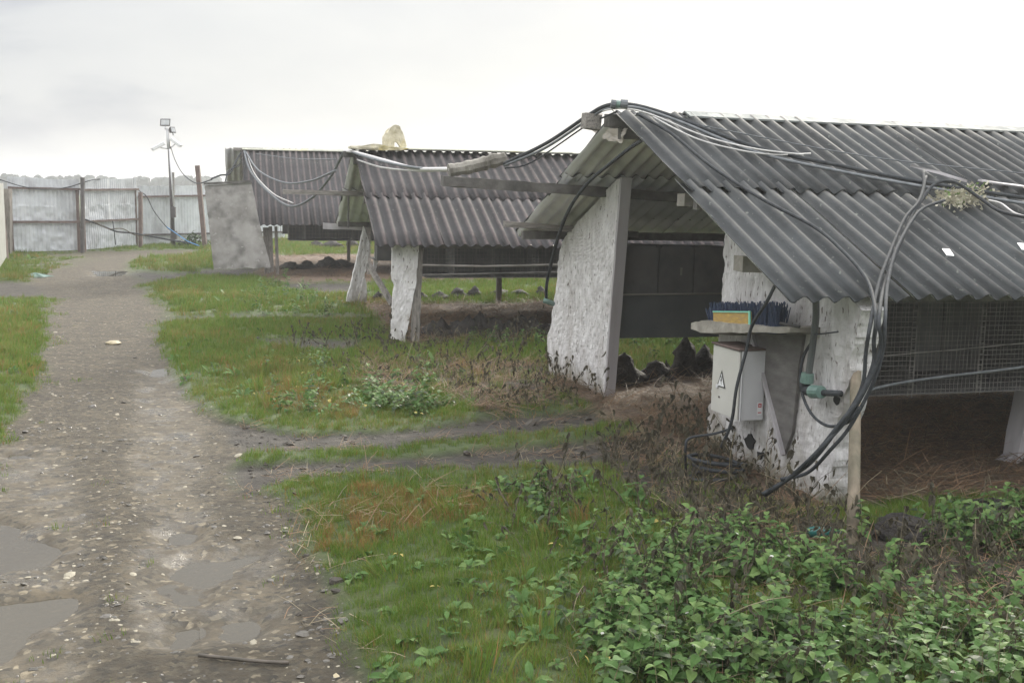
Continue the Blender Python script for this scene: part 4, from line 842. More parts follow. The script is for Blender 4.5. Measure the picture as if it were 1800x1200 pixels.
for (x,y,l) in ((1665,444,'white plastic tag nailed to the near roof slope'),(1797,434,'white plastic tag at the right edge of the near roof')):
    q=[RA(x-9,y-6,.035),RA(x+4,y-5,.035),RA(x+12,y+6,.035),RA(x-1,y+5,.035)]; c=q[0]; b=MB(); b.add([k-c for k in q]+[k-c+np.array([0,0,.004]) for k in q],[(3,2,1,0),(4,5,6,7),(0,1,5,4),(1,2,6,5),(2,3,7,6),(3,0,4,7)]); o=b.build('plastic_tag',MT['whiteplastic'],label=l,cat='tag'); o.location=tuple(c)
for (x0,y0,x1,y1,w_) in ((1722,318,1830,332,.05),(1600,292,1700,318,.03)):
    p0=RA(x0,y0,.03);p1=RA(x1,y1,.03); b=MB(); b.box((0,0,0),tuple(p1-p0),w_,.012,jit=.008); o=b.build('loose_batten',MT['plank'],label='pale splintered batten on the near roof at right edge' if w_>.04 else 'thin splintered batten left of the pale one on near roof',cat='batten'); o.location=tuple(p0)
# ---------------------------------------------------------------- fence, gate, lamp pole
def corr(name,p0,p1,h0,h1,z0,m,parent,pitch=.10,amp=.014,dent=0,seed=0,label=None):
    """ribbed metal sheet from p0 to p1 (ground points)"""
    p0=np.array(p0[:2]);p1=np.array(p1[:2]);L_=np.linalg.norm(p1-p0); d=(p1-p0)/L_; nn=np.array([-d[1],d[0]]); n=int(L_/pitch); vs=[];U=[]
    for i in range(n):
        for (f,o) in((0,0),(.25,0),(.4,1),(.8,1),(.95,0)): U.append(((i+f)*pitch,o*amp))
    U.append((L_,0)); nv=44
    for j in range(nv+1):
        t=j/nv
        for (u,o) in U:
            z=z0+(h0+(h1-h0)*u/L_-z0)*t; w_=0 if not dent else dent*float(fbm(u*5+seed,z*5,seed=seed,oct=2))*(1.0 if t<.62 else .3)
            q=p0+d*u+nn*(o*(1-min(.8,abs(w_)*9))+w_); vs.append((q[0],q[1],z))
    k=len(U); fs=[(j*k+i,j*k+i+1,(j+1)*k+i+1,(j+1)*k+i) for j in range(nv) for i in range(k-1)]
    b=MB(); b.add(vs,fs); return b.build(name,m,parent,label=label)
def lerp(a,b,t): return a+(b-a)*t
g1=G(18,447);g2=G(143,443);g3=G(243,434);g4=G(352,428); z_=lambda px,py,g:D(px,py,g[1])[2]
def rail(parent,a,b_,za,zb,off,m='rust',w_=.05):
    d=(b_-a)[:2]; d/=np.linalg.norm(d); nn=np.array([d[1],-d[0]]); 
    if nn[1]>0:nn=-nn
    p=(a[0]+nn[0]*off,a[1]+nn[1]*off,za);q=(b_[0]+nn[0]*off,b_[1]+nn[1]*off,zb); b=MB(); b.box(p,q,w_,w_,jit=.004); return b.build('rail',MT[m],parent)
def leaf(ga,gb,pxa,pxb,yt,yr1,yr2,lab,seed):
    t=empty('gate_leaf',tuple(ga),label=lab,cat='gate'); T=Matrix.Translation(-Vector(tuple(ga)))
    sh=[]
    m_=lerp(ga,gb,.5); hm=lerp(z_(pxa,yt[0],ga),z_(pxb,yt[1],gb),.5)
    sh.append(corr('metal_sheet',ga,m_,z_(pxa,yt[0],ga),hm,.05,MT['zinc'],t,dent=.022,seed=seed)); sh.append(corr('metal_sheet',m_+(m_-ga)*-.01,gb,hm-.02,z_(pxb,yt[1],gb),.05,MT['zinc'],t,dent=.022,seed=seed+7))
    for (ya,yb) in(yr1,yr2): sh.append(rail(t,ga,gb,z_(pxa,ya,ga),z_(pxb,yb,gb),.05))
    for (g,px,tp) in((ga,pxa+3,yr1[0]),(gb,pxb-3,yr1[1])):
        b=MB(); b.box((g[0]+(.09 if g is ga else -.02),g[1]-.07,.0),(g[0]+(.09 if g is ga else -.02),g[1]-.07,z_(px,tp,g)+.03),.06,.06,jit=.003); sh.append(b.build('frame_post',MT['rust'],t))
    for o in sh:o.data.transform(T)
    return t
leaf(g1,g2,18,140,(310,316),(330,333),(390,390),'left leaf of the dented galvanised gate',3)
leaf(g2+np.array([.03,-.02,0]),g3,146,243,(315,313),(334,333),(390,385),'right leaf of the dented galvanised gate',9)
fr=empty('metal_fence',tuple(g3),label='low ribbed metal fence right of the gate',cat='fence'); T=Matrix.Translation(-Vector(tuple(g3))); L_=[]
ge=g4+(g4-g3)*1.6; hz=z_(243,327,g3); he=z_(352,328,g4)+.03
for i in range(5):
    a=lerp(g3,ge,i/5);b_=lerp(g3,ge,(i+1)/5+.01); L_.append(corr('metal_sheet',a,b_,hz+(he-hz)*i/2,hz+(he-hz)*(i+1)/2,.04,MT['zinc'],fr,dent=.0,seed=20+i,pitch=.12))
L_.append(rail(fr,g3,ge,z_(243,346,g3),z_(352,344,g4)+.05,.06)); L_.append(rail(fr,g3,ge,z_(243,413,g3),z_(352,414,g4),.06,'darkmetal'))
for o in L_:o.data.transform(T)
def gpost(px,pyb,pyt,w_,m,label,name='fence_post',lean=0,dy=-.12):
    g=G(px,pyb); t=D(px+lean,pyt,g[1]); b=MB(); b.box((0,0,-.1),(t[0]-g[0],0,t[2]),w_,w_,jit=.003); o=b.build(name,MT[m],label=label,cat='post'); o.location=tuple(g); return o
gpost(247,437,338,.09,'rust','rusty square post at the right end of the gate')
gpost(145,445,312,.08,'darkmetal','dark post between the two gate leaves')
gpost(303,432,303,.09,'wooddark','dark short post behind the lamp pole',lean=0)
gpost(361,437,291,.11,'rust','tall thin leaning rusty post right of the lamp pole',lean=-14)
gpost(14,452,332,.14,'wood','wooden post at the left end of the gate')
# left fence
f0=G(11,459);f1=f0+(f0-g1)*3; lf=empty('metal_fence',tuple(f0),label='cream metal fence at the left edge beside the gate',cat='fence'); T=Matrix.Translation(-Vector(tuple(f0)))
L_=[corr('metal_sheet',g1+np.array([-.5,.3,0]),f0,z_(4,322,f0),z_(4,322,f0),.1,MT['zinc2'],lf,seed=31),corr('metal_sheet',f0,f1,z_(4,322,f0),z_(4,322,f0),.1,MT['zinc2'],lf,seed=32)]
b=MB(); b.box((f0[0],f0[1]-.05,0),(f0[0]-.06,f0[1]-.05,z_(2,338,f0)),.12,.12,jit=.003); L_.append(b.build('fence_post',MT['rust'],lf))
for o in L_:o.data.transform(T)
# lamp pole
gp=G(306,436); yp=gp[1]; q=lambda x,y:D(x,y,yp)-gp
lp=empty('lamp_pole',tuple(gp),label='tall steel pole with floodlights and two white cameras by the fence',cat='lamp post')
b=MB(); b.tube([(0,0,-.1),q(301,345),q(297,250)],[.05,.048,.04],8); b.build('pole',MT['darkmetal'],lp,smooth=True)
b=MB(); b.tube([q(307,362)+np.array([0,-.08,0]),q(299,262)+np.array([0,-.06,0])],.022,6); b.build('conduit',MT['boxgrey'],lp,smooth=True)
b=MB(); b.tube([q(297,262),q(294,226)],[.05,.04],8); b.build('mast_head',MT['boxgrey'],lp,smooth=True)
def floodl(c,w_,h_,d,yaw):
    R=Euler((math.radians(-18),0,yaw)).to_matrix().to_4x4(); b=MB(); b.box((0,-.03,0),(0,.07,0),w_,h_,taper=.7); o=b.build('floodlight',MT['darkmetal'],lp); o.data.transform(Matrix.Translation(Vector(c))@R)
    b=MB(); b.box((0,-.034,0),(0,-.032,0),w_*.8,h_*.72); g=b.build('lamp_glass',MT['lens'],o); g.data.transform(Matrix.Translation(Vector(c))@R)
    b=MB(); b.box((0,.0,-h_*.5),(0,.0,-h_*.9),.05,.03); g=b.build('bracket',MT['boxgrey'],o); g.data.transform(Matrix.Translation(Vector(c))@R)
floodl(tuple(q(291,216)),.27,.20,.1,0); floodl(tuple(q(303,229)),.16,.16,.1,math.radians(60))
for (x0,y0,x1,y1) in((270,263,290,251),(320,257,301,244)):
    a,c=q(x0,y0),q(x1,y1); b=MB(); b.box(tuple(a+np.array([0,-.1,0])),tuple(c),.10,.09); o=b.build('camera_housing',MT['whiteplastic'],lp); md=o.modifiers.new('bevel','BEVEL'); md.width=.015; md.segments=2
    b=MB(); e=(a-c)/np.linalg.norm(a-c); b.box(tuple(a+np.array([0,-.1,0])),tuple(a+e*.015+np.array([0,-.1,0])),.08,.07); b.build('camera_front',MT['boxgrey'],o)
    b=MB(); b.tube([q(297,262),(a*.4+c*.6)+np.array([0,0,-.06])],.014,6); b.build('camera_arm',MT['boxgrey'],o)
for (x,y,h_) in((305,373,.28),(307,413,.22)):
    b=MB(); c=q(x,y)+np.array([.02,-.10,0]); b.box(tuple(c-np.array([0,0,h_/2])),tuple(c+np.array([0,0,h_/2])),.13,.09,up=(0,1,0)); b.build('junction_box',MT['darkmetal'],lp)
cab([D(300,258,yp),D(308,282,yp-1),D(322,306,yp-2.5),D(345,322,yp-5),D(372,316,yC-1.5)],.012,'cable',label='cable running from the lamp pole down to the farthest shed')
cab([D(0,316,g1[1]-.2),D(40,328,g1[1]-.2),D(80,333,g1[1]-.25),D(120,329,g2[1]-.2),D(160,317,g2[1]-.1),D(190,314,g3[1]-.3)],.012,'cable',label='black cable draped along the top of the gate')
cab([D(244,335,g3[1]-.15),D(258,346,g3[1]-.2),D(270,370,g3[1]-.2),D(290,396,yp-.2),D(304,408,yp-.2)],.013,'cable',label='cable curving from the gate top down to the lamp pole')
cab([D(150,386,28.3),D(180,397,28.6),D(205,407,28.8),D(235,410,29),D(290,420,29),D(335,428,28.6)],.020,'cable',label='rope-like black strip stretched low across the gate')
cab([D(163,388,28.3),D(190,402,28.6),D(215,402,28.8),D(240,414,29),D(262,412,29)],.012,'sd',label='ragged twig-like strip tangled with the rope on the gate')
cab([D(198,388,28.6),D(201,410,28.6),D(203,430,28.8)],.012,'cable',label='short cable hanging down the right gate leaf')
cab([D(292,398,yp-.2),D(312,412,yp-.5),D(330,424,yp-1),D(350,432,yp-1.5)],.012,'bluerope',name='rope',cat='rope',label='blue rope lying from the lamp pole to the ground')
# far pines
b=MB(); R=random.Random(4)
for i in range(900):
    a=math.radians(-75+150*R.random()); d=200+R.uniform(-8,15); x,y=math.sin(a)*d,math.cos(a)*d; h=R.uniform(2.85,3.5)*(1+.11*float(fbm(a*14,0,seed=70,oct=3))); w_=R.uniform(.7,1.5)
    n_=8; k=1.0; P_=[(.15,.7),(.45,1.),(.72,.95),(.92,.66),(1.0,.3)]; vs=[]
    for (zf,rf) in P_:
        for j in range(n_): q=w_*rf*R.uniform(.65,1.25); vs.append((x+math.cos(6.28*j/n_)*q,y+math.sin(6.28*j/n_)*q,h*zf+R.uniform(-.12,.12)))
    b.add(vs,[(a_*n_+j,a_*n_+(j+1)%n_,(a_+1)*n_+(j+1)%n_,(a_+1)*n_+j) for a_ in range(4) for j in range(n_)]+[tuple(4*n_+j for j in range(n_))])
    if i%2==0: b.box((x,y,-1),(x,y,h*.70),2.0,1.5,up=(0,1,0),jit=.4)
b.build('far_forest',MT['pine'],kind='stuff',label='distant dark line of pines on the horizon',cat='forest')
# air volume added as a lens-flare veil; also fades the far pines
hz_=MB(); hz_.box((0,-950,3.6),(0,2700,3.6),3100,9.6); HM=bpy.data.materials.new('veil_haze'); HM.use_nodes=True; HM.node_tree.nodes.clear()
_o=HM.node_tree.nodes.new('ShaderNodeOutputMaterial'); _v=HM.node_tree.nodes.new('ShaderNodeVolumePrincipled'); _v.inputs['Density'].default_value=.0021; _v.inputs['Anisotropy'].default_value=.5; _v.inputs['Color'].default_value=(.96,.98,1,1); HM.node_tree.links.new(_v.outputs[0],_o.inputs['Volume'])
hz_o=hz_.build('veil_haze',HM,kind='stuff'); _bm=bmesh.new(); _bm.from_mesh(hz_o.data); bmesh.ops.recalc_face_normals(_bm,faces=_bm.faces); _bm.to_mesh(hz_o.data); _bm.free()
# ---------------------------------------------------------------- manure mounds
GA='dark manure mounds under the far cages of the nearest shed'
for i,(px,py,h,r,lb) in enumerate(((1100,690,.28,.15,'dark manure mound right beside the tall whitewashed panel'),(1148,684,.20,.16,'low dark manure mound in the middle of the aisle opening'),(1205,672,.40,.14,'tallest pointed manure mound seen in the aisle opening'),(1238,670,.30,.13,'dark manure mound next to the near panel edge'),(1170,672,.18,.07,'small manure mound left of the tallest one'))):
    g=G(px,py); mound(g[0],g[1],h,r,i+1,lb,GA)
for i,px in enumerate(range(1300,1560,52)):
    pass
NL=['first near-row manure mound right of the grey post of the middle shed','second near-row manure mound right of the grey post','third near-row manure mound right of the grey post']+['dark manure mound in the middle of the near row under the middle shed']*4+['third-last near-row manure mound before the tall white panel','second-last near-row manure mound before the tall white panel','last near-row manure mound, touching the tall white panel edge']
CL=['far-shed manure mound nearest the grey posts','second far-shed manure mound right of the grey posts','third far-shed manure mound right of the grey posts','far-shed manure mound just left of the leaning white panel','small distant mound behind, leftmost in the farthest shed','small distant mound behind, middle one in the farthest shed','small distant mound behind, rightmost in the farthest shed']
FL=['far-row manure mound seen left of the narrow white panel','first far-row manure mound right of the narrow white panel','second far-row manure mound right of the narrow white panel']+['dark manure mound in the middle of the far row of the middle shed']*3+['second-last far-row manure mound before the hose fitting','last far-row manure mound beside the hose fitting']
for i,(px,py) in enumerate(((758,600),(778,601),(800,598),(818,602),(842,600),(868,601),(893,599),(915,598),(938,600),(958,598))):
    g=G(px,py); mound(g[0],g[1],random.uniform(.12,.30),random.uniform(.10,.22),20+i,NL[i],'near manure mounds of the middle shed')
for i,(px,py) in enumerate(((665,535),(742,532),(772,530),(806,529),(835,528),(880,526),(910,526),(950,524))):
    g=G(px,py); mound(g[0],g[1],random.uniform(.12,.26),random.uniform(.09,.19),40+i,FL[i],'far manure mounds of the middle shed')
for i,(px,py) in enumerate(((512,478),(540,476),(575,475),(600,474),(556,436),(585,438),(620,436))):
    g=G(px,py); mound(g[0],g[1],random.uniform(.16,.26),random.uniform(.2,.32),60+i,CL[i],'manure mounds of the farthest shed')
for i,(x,y,h,r,lb) in enumerate(((1590,950,.10,.17,'broad black manure heap at the foot of the near post'),(1740,925,.13,.22,'broad black manure heap beside the pale leg at right edge'))):
    g=G(x,y); mound(g[0],g[1],h,r,80+i,lb,None)
# ---------------------------------------------------------------- vegetation and litter
def zoneval(A,x,y): return gridmask(A,x,y)
shedfoot=[[shedpt(k,.35,-2.0),shedpt(k,b,-2.0),shedpt(k,b,1.8),shedpt(k,.35,1.8)] for k,b in(('A',14),('B',20),('C',24))]
gm_=[MT['g1'],MT['g2'],MT['g3']]
TU=[tuft('grass_tuft',gm_,(8,2,.2)),tuft('grass_tuft',gm_,(6,3,.5),l=(.035,.085)),tuft('grass_tuft',gm_,(3,5,1.5),l=(.03,.08),bend=(.4,1.9)),tuft('grass_tuft',gm_,(1,2,6),l=(.04,.09),bend=(.5,1.9)),
    tuft('grass_tuft',gm_,(9,1,.1),n=34,l=(.02,.045)),tuft('grass_tuft',gm_,(7,2,.3),n=40,r=.10,l=(.05,.10),w=.006),tuft('grass_tuft',gm_,(3,5,2),n=40,r=.10,l=(.05,.11),w=.006)]
for i,o in enumerate(TU): o.name='grass_tuft.%03d'%i
rustP=[WP((540,930),(590,870),(700,855),(860,870),(900,900),(780,935),(640,975),(560,960)),WP((440,640),(540,640),(560,680),(460,690)),WP((430,690),(620,700),(640,745),(480,745)),WP((-80,560),(30,545),(40,580),(20,640),(-80,680)),WP((230,466),(370,458),(372,472),(240,474))]
def rust(x,y):
    j=fbm(x*2,y*2,seed=31)*.25; r=np.zeros(len(x),bool)
    for p in rustP:r|=inpoly(x+j,y+j*1.5,p)
    return r
fringe=fbm
def grassok(th=.42):
    def f(x,y):
        k=(zoneval(bare,x,y)<th)&(zoneval(St,x,y)<.3)
        e=zoneval(Wd,x,y); k&=~((e>.4)&(rs.rand(len(x))<.8))
        return k
    return f
def grasspick(x,y,far=False):
    n=fbm(x*.9,y*.9,seed=41,oct=3)+rs.normal(0,.18,len(x)); r=rust(x,y)&(rs.rand(len(x))<.62)
    if far: return np.where(r|(n>.28),6,5)
    p=np.where(n<-.1,0,np.where(n<.22,1,2)); p=np.where((n<-.32),4,p); return np.where(r,3,p)
def band(y0,y1,hw=.62):
    return [(-hw*y0-.6,y0),(hw*y0+.4,y0),(hw*y1+.4,y1),(-hw*y1-.6,y1)]
X=[];Y=[];K=[];Sx=[]
for (y0,y1,dens,s0,s1,far) in ((3.3,6.2,620,.7,1.15,0),(6.2,9.5,380,.85,1.25,0),(9.5,14,150,.9,1.3,1),(14,22,60,1.0,1.6,1),(22,36,26,1.2,2.0,1)):
    x,y=sample(band(y0,y1,.50 if y0<9 else .52),dens,grassok()); X.append(x);Y.append(y);K.append(grasspick(x,y,far));Sx.append(rs.uniform(s0,s1,len(x))*.82)
x=np.concatenate(X);y=np.concatenate(Y);k=np.concatenate(K);s=np.concatenate(Sx)*(.75+.5*(fbm(x*.7,y*.7,seed=50)*.5+.5))
edge=gridmask(bare,x,y); s*=np.where(edge>.1,.6,1)
place('lawn_grass',x,y,TU,k,1,1,.18,mul=s,kind='stuff',label='short wet green and rusty grass beside the track',cat=None)
# little grass patches on the track
TG=[tuft('track_tuft.000',gm_,(6,3,.3),n=22,l=(.015,.04)),tuft('track_tuft.001',gm_,(5,4,1),n=16,r=.06,l=(.015,.035))]
P=[WP((155,860),(185,840),(215,860),(205,905),(165,925),(150,900)),WP((430,870),(520,868),(560,900),(520,930),(450,895)),WP((520,1070),(590,1065),(615,1110),(560,1100)),WP((105,798),(190,790),(180,800),(110,806)),WP((-60,760),(10,780),(5,870),(-60,900)),WP((110,670),(180,662),(150,675)),WP((400,800),(640,800),(620,815),(420,815)),WP((470,940),(530,930),(560,975),(510,975))]
X=[];Y=[]
for p in P:
    x_,y_=sample(p,160,lambda a,b:fbm(a*5,b*5,seed=61,oct=3)>-.02); X.append(x_);Y.append(y_)
x_,y_=sample(band(3.4,14,.5),7,lambda a,b:(zoneval(Rd,a,b)>.5)&(zoneval(Pd,a,b)<.05)&(fbm(a*1.3,b*1.3,seed=62,oct=3)>.12)); X.append(x_);Y.append(y_)
x_,y_=sample(band(3.4,20,.5),150,lambda a,b:(zoneval(bare,a,b)>.05)&(zoneval(bare,a,b)<.95)&(fbm(a*3,b*3,seed=63,oct=3)>-.1)&(zoneval(St,a,b)<.2)); X.append(x_);Y.append(y_)
x=np.concatenate(X);y=np.concatenate(Y); place('track_grass',x,y,TG,rs.randint(0,2,len(x)),.7,1.4,.2,kind='stuff',label='tiny grass patches scattered on the gravel track')
# stones
def stonemesh(name,m,r=.012,fl=.4):
    b=MB(); R=random; vs=[];n=7
    for (z,q) in((-.2,.75),(.15,1),(.5,.55)):
        for i in range(n): a=6.283*i/n; k=R.uniform(.75,1.2); vs.append((math.cos(a)*r*q*k*1.25,math.sin(a)*r*q*k,z*r*fl*2))
    fs=[(j*n+i,j*n+(i+1)%n,(j+1)*n+(i+1)%n,(j+1)*n+i) for j in(0,1) for i in range(n)]+[tuple(2*n+i for i in range(n))]
    b.add(vs,fs); return b.build(name,m)
MT['stone2']=mat('yellow_flat_stone',(.30,.25,.15),(.44,.38,.26),20,.6,.2); MT['stone3']=mat('dark_wet_stone',(.06,.055,.045),(.12,.105,.085),20,.4,.2)
SV=[stonemesh('gravel_stone.000',MT['stone']),stonemesh('gravel_stone.001',MT['stone3']),stonemesh('gravel_stone.002',MT['stone2'],fl=.25),stonemesh('gravel_stone.003',MT['stone3'],fl=.7),stonemesh('gravel_stone.004',MT['stone'],fl=.5)]
X=[];Y=[]
for (a,b_,dn) in((3.4,5.5,620),(5.5,9,300),(9,16,90)):
    x_,y_=sample(band(a,b_,.5),dn,lambda p,q:(zoneval(Rd,p,q)>.35)&(rs.rand(len(p))<.35+.65*(fbm(p*2.5,q*2.5,seed=71,oct=3)>-.05))&((zoneval(Pd,p,q)<.05)|(rs.rand(len(p))<.03))); X.append(x_);Y.append(y_)
x=np.concatenate(X);y=np.concatenate(Y); sz=np.exp(rs.normal(-.55,.42,len(x)))
make_scatter('gravel',np.stack([x,y,gz(x,y)-.0035],1),np.stack([rs.normal(0,.25,len(x)),rs.normal(0,.25,len(x)),rs.uniform(0,6.28,len(x))],1),sz,rs.choice(5,len(x),p=[.22,.42,.07,.19,.10]).astype(np.int32),SV,kind='stuff',label='wet flinty gravel strewn over the track')
# clods on the muddy ruts
MT['clod']=mat('mud_clod',(.03,.025,.018),(.07,.058,.043),14,.7,.6)
CV=[stonemesh('mud_clod.%03d'%i,MT['clod'],r=.016,fl=f) for i,f in enumerate((.5,.7,.35))]
X=[];Y=[]
for p,dn in ((mudP[0],420),(mudP[1],420),(mudP[2],60),(mudP[4],40),(mudP[5],120),(weedbare[1],200),(weedbare[2],200),(WP((520,860),(570,900),(620,1100),(640,1200),(560,1200),(500,1000),(440,880)),220)):
    x_,y_=sample(p,dn,lambda a,b:(zoneval(St,a,b)<.5)&(fbm(a*4,b*4,seed=77,oct=3)>-.15)); X.append(x_);Y.append(y_)
x=np.concatenate(X);y=np.concatenate(Y);sz=np.exp(rs.normal(-.5,.5,len(x))); make_scatter('mud_clods',np.stack([x,y,gz(x,y)-.004],1),np.stack([rs.normal(0,.3,len(x)),rs.normal(0,.3,len(x)),rs.uniform(0,6.28,len(x))],1),sz,rs.randint(0,3,len(x)).astype(np.int32),CV,kind='stuff',label='dark clods of mud in the wheel ruts')
# nettles
nm=[MT['l1'],MT['l2'],MT['l3'],MT['flower'],MT['st']]
NV=[nettle('nettle.000',.13,4,.072,nm,(6,2,1,0)),nettle('nettle.001',.18,5,.068,nm,(5,3,1,0)),nettle('nettle.002',.10,4,.078,nm,(5,2,2,0)),nettle('nettle.003',.21,6,.06,nm,(4,4,1,0)),nettle('nettle.004',.16,4,.08,nm,(7,1,2,0)),nettle('nettle.005',.14,4,.065,nm,(3,5,0,0),True)]
nP=[(WP((1090,1060),(1150,1000),(1190,975),(1300,955),(1380,985),(1440,1010),(1560,1080),(1700,1120),(1900,1150),(1900,1260),(1060,1260),(1020,1130)),330),(WP((1480,965),(1640,930),(1700,930),(1900,890),(1900,1020),(1820,1040),(1760,1000),(1680,990),(1560,985)),330),(WP((1440,1000),(1560,990),(1900,1060),(1900,1160),(1640,1100),(1500,1060)),60),(WP((880,870),(960,850),(1080,870),(1220,960),(1150,1040),(1060,1060),(960,980),(890,920)),70),(WP((640,690),(700,670),(780,680),(800,725),(740,745),(650,735)),110),(WP((440,640),(600,640),(640,740),(480,740)),22),(WP((870,1030),(1060,1060),(1040,1240),(900,1240),(860,1130)),15),
    (WP((820,585),(960,590),(960,640),(900,635),(820,620)),60),(WP((500,490),(640,545),(560,570),(440,560),(420,535)),16),(WP((1085,600),(1260,600),(1250,640),(1090,650)),30)]
X=[];Y=[]
for p,dn in nP:
    x_,y_=sample(p,dn,lambda a,b:(fbm(a*2.2,b*2.2,seed=81,oct=3)>-.20)); X.append(x_);Y.append(y_)
x=np.concatenate(X);y=np.concatenate(Y); place('nettle_patch',x,y,NV,rs.choice(6,len(x),p=[.2,.2,.18,.18,.2,.04]),.5,1.05,.25,kind='stuff',label='dense wet nettles and leafy weeds in the right foreground')
# mixed low leaves among the grass
lm=[MT['l1'],MT['l2'],MT['ly'],MT['lb']]
RV=[rosette('low_weed.000',7,.07,lm,(6,3,.3,.1)),rosette('low_weed.001',9,.05,lm,(5,4,.6,.2),.7),rosette('low_weed.002',6,.07,lm,(5,4,.4,.5)),rosette('low_weed.003',5,.045,lm,(2,5,2.5,3),.5,(.0,.6)),rosette('low_weed.004',8,.16,lm,(3,6,.15,.2),.36,(.3,1.2))]
rP=[(WP((820,860),(1050,850),(1250,980),(1100,1060),(1080,1260),(820,1260),(760,1050),(800,930)),48,(5,5,3,.5,0)),(WP((430,640),(560,640),(680,660),(800,690),(780,750),(560,750),(430,710)),30,(4,5,4,4,0)),(WP((640,685),(760,675),(800,730),(640,740)),14,(1,1,4,.5,8)),(WP((300,505),(500,500),(640,540),(500,560),(320,540)),12,(3,4,4,2,1)),(WP((600,870),(860,860),(860,1240),(640,1240)),22,(3,9,.6,.3,0)),(WP((250,590),(960,580),(960,740),(340,720)),12,(4,5,3,1.5,.4)),(band(9,30,.45),1.2,(4,5,3,2,.4)),(WP((1085,600),(1260,600),(1250,660),(1090,670)),40,(4,6,4,2,0))]
X=[];Y=[];K=[]
for p,dn,wt_ in rP:
    x_,y_=sample(p,dn,lambda a,b:(zoneval(bare,a,b)<.4)&(zoneval(St,a,b)<.6)); X.append(x_);Y.append(y_); w_=np.array(wt_,float); K.append(rs.choice(5,len(x_),p=w_/w_.sum()))
x=np.concatenate(X);y=np.concatenate(Y);place('low_weeds',x,y,RV,np.concatenate(K),.6,1.25,.25,dz=.01,kind='stuff',label='low broad leaves and yellowing weeds among the grass')
# yellow leaves one sees singly
YV=[rosette('fallen_leaf.000',2,.036,[MT['ly']],(1,),.7,(.1,.4)),rosette('fallen_leaf.001',2,.042,[MT['ly'],MT['lb']],(4,1),.6,(.1,.5)),rosette('fallen_leaf.002',2,.06,[MT['ly']],(1,),.26,(.05,.3))]
X=[];Y=[]
for p,dn in((rP[0][0],3),(rP[1][0],12),(rP[3][0],2),(rP[4][0],1)):
    x_,y_=sample(p,dn); X.append(x_);Y.append(y_)
x=np.concatenate(X);y=np.concatenate(Y);place('yellow_leaves',x,y,YV,rs.randint(0,3,len(x)),.6,1.2,.3,dz=.05,kind='stuff',label='yellow autumn leaves lying in the grass')
# rough taller clumps
CT=[tuft('tall_clump.%03d'%i,gm_,w_,n=70,r=.07,l=(.08,.20),w=.0045,bend=(.3,1.6)) for i,w_ in enumerate(((6,3,.3),(3,5,1.5),(1,4,5)))]
X=[];Y=[];K=[]
for p,dn,pr in ((WP((420,600),(960,600),(960,720),(700,740),(430,720)),5,(.4,.35,.25)),(WP((260,505),(640,505),(640,560),(300,560)),2,(.5,.4,.1)),(WP((560,850),(1000,850),(1050,1050),(1000,1240),(640,1240),(580,980)),4,(.55,.3,.15)),(WP((-200,540),(60,540),(40,650),(-200,900)),2,(.5,.3,.2)),(WP((430,600),(540,600),(560,690),(450,690)),6,(.1,.3,.6))):
    x_,y_=sample(p,dn,lambda a,b:(zoneval(bare,a,b)<.3)); X.append(x_);Y.append(y_); K.append(rs.choice(3,len(x_),p=pr))
x=np.concatenate(X);y=np.concatenate(Y);place('rough_clumps',x,y,CT,np.concatenate(K),.5,1.15,.2,kind='stuff',label='rough taller clumps of grass standing out of the lawn')
# dead stalks
ds=[MT['sd'],MT['lb']]; dp=[MT['st'],MT['lb']]
DV=[stalk('dead_stalk.000',.35,ds,9,.9),stalk('dead_stalk.001',.45,ds,7,1.3),stalk('dead_stalk.002',.28,dp,6,1.2),stalk('dead_stalk.003',.40,ds,12,.6),stalk('dead_stalk.004',.5,dp,2,.9),stalk('dead_stalk.005',.22,ds,9,1.7)]
dP=[(WP((1060,800),(1180,760),(1240,790),(1330,860),(1440,910),(1480,950),(1380,985),(1250,975),(1120,930),(1050,860)),115),(WP((1420,930),(1660,985),(1830,960),(1830,1100),(1600,1090),(1380,1020)),80),(WP((1000,1000),(1480,960),(1900,1060),(1900,1240),(1000,1240)),34),(WP((850,860),(1060,850),(1080,1060),(900,1000)),30),(WP((680,600),(960,600),(965,700),(1010,730),(860,740),(760,690),(590,670)),34),(WP((960,640),(1075,725),(1000,735),(950,690)),60),(WP((500,600),(700,585),(690,620),(520,640)),26),(WP((1200,770),(1300,800),(1400,860),(1300,850),(1220,815)),120),(WP((900,880),(1200,930),(1200,1050),(1080,1060)),18)]
X=[];Y=[]
for p,dn in dP:
    x_,y_=sample(p,dn,lambda a,b:(zoneval(Rd,a,b)<.3)); X.append(x_);Y.append(y_)
x=np.concatenate(X);y=np.concatenate(Y);place('dead_weeds',x,y,DV,rs.choice(6,len(x),p=[.22,.2,.16,.18,.06,.18]),.45,1.0,.35,kind='stuff',label='tangled dead brown weeds around the near panel foot')
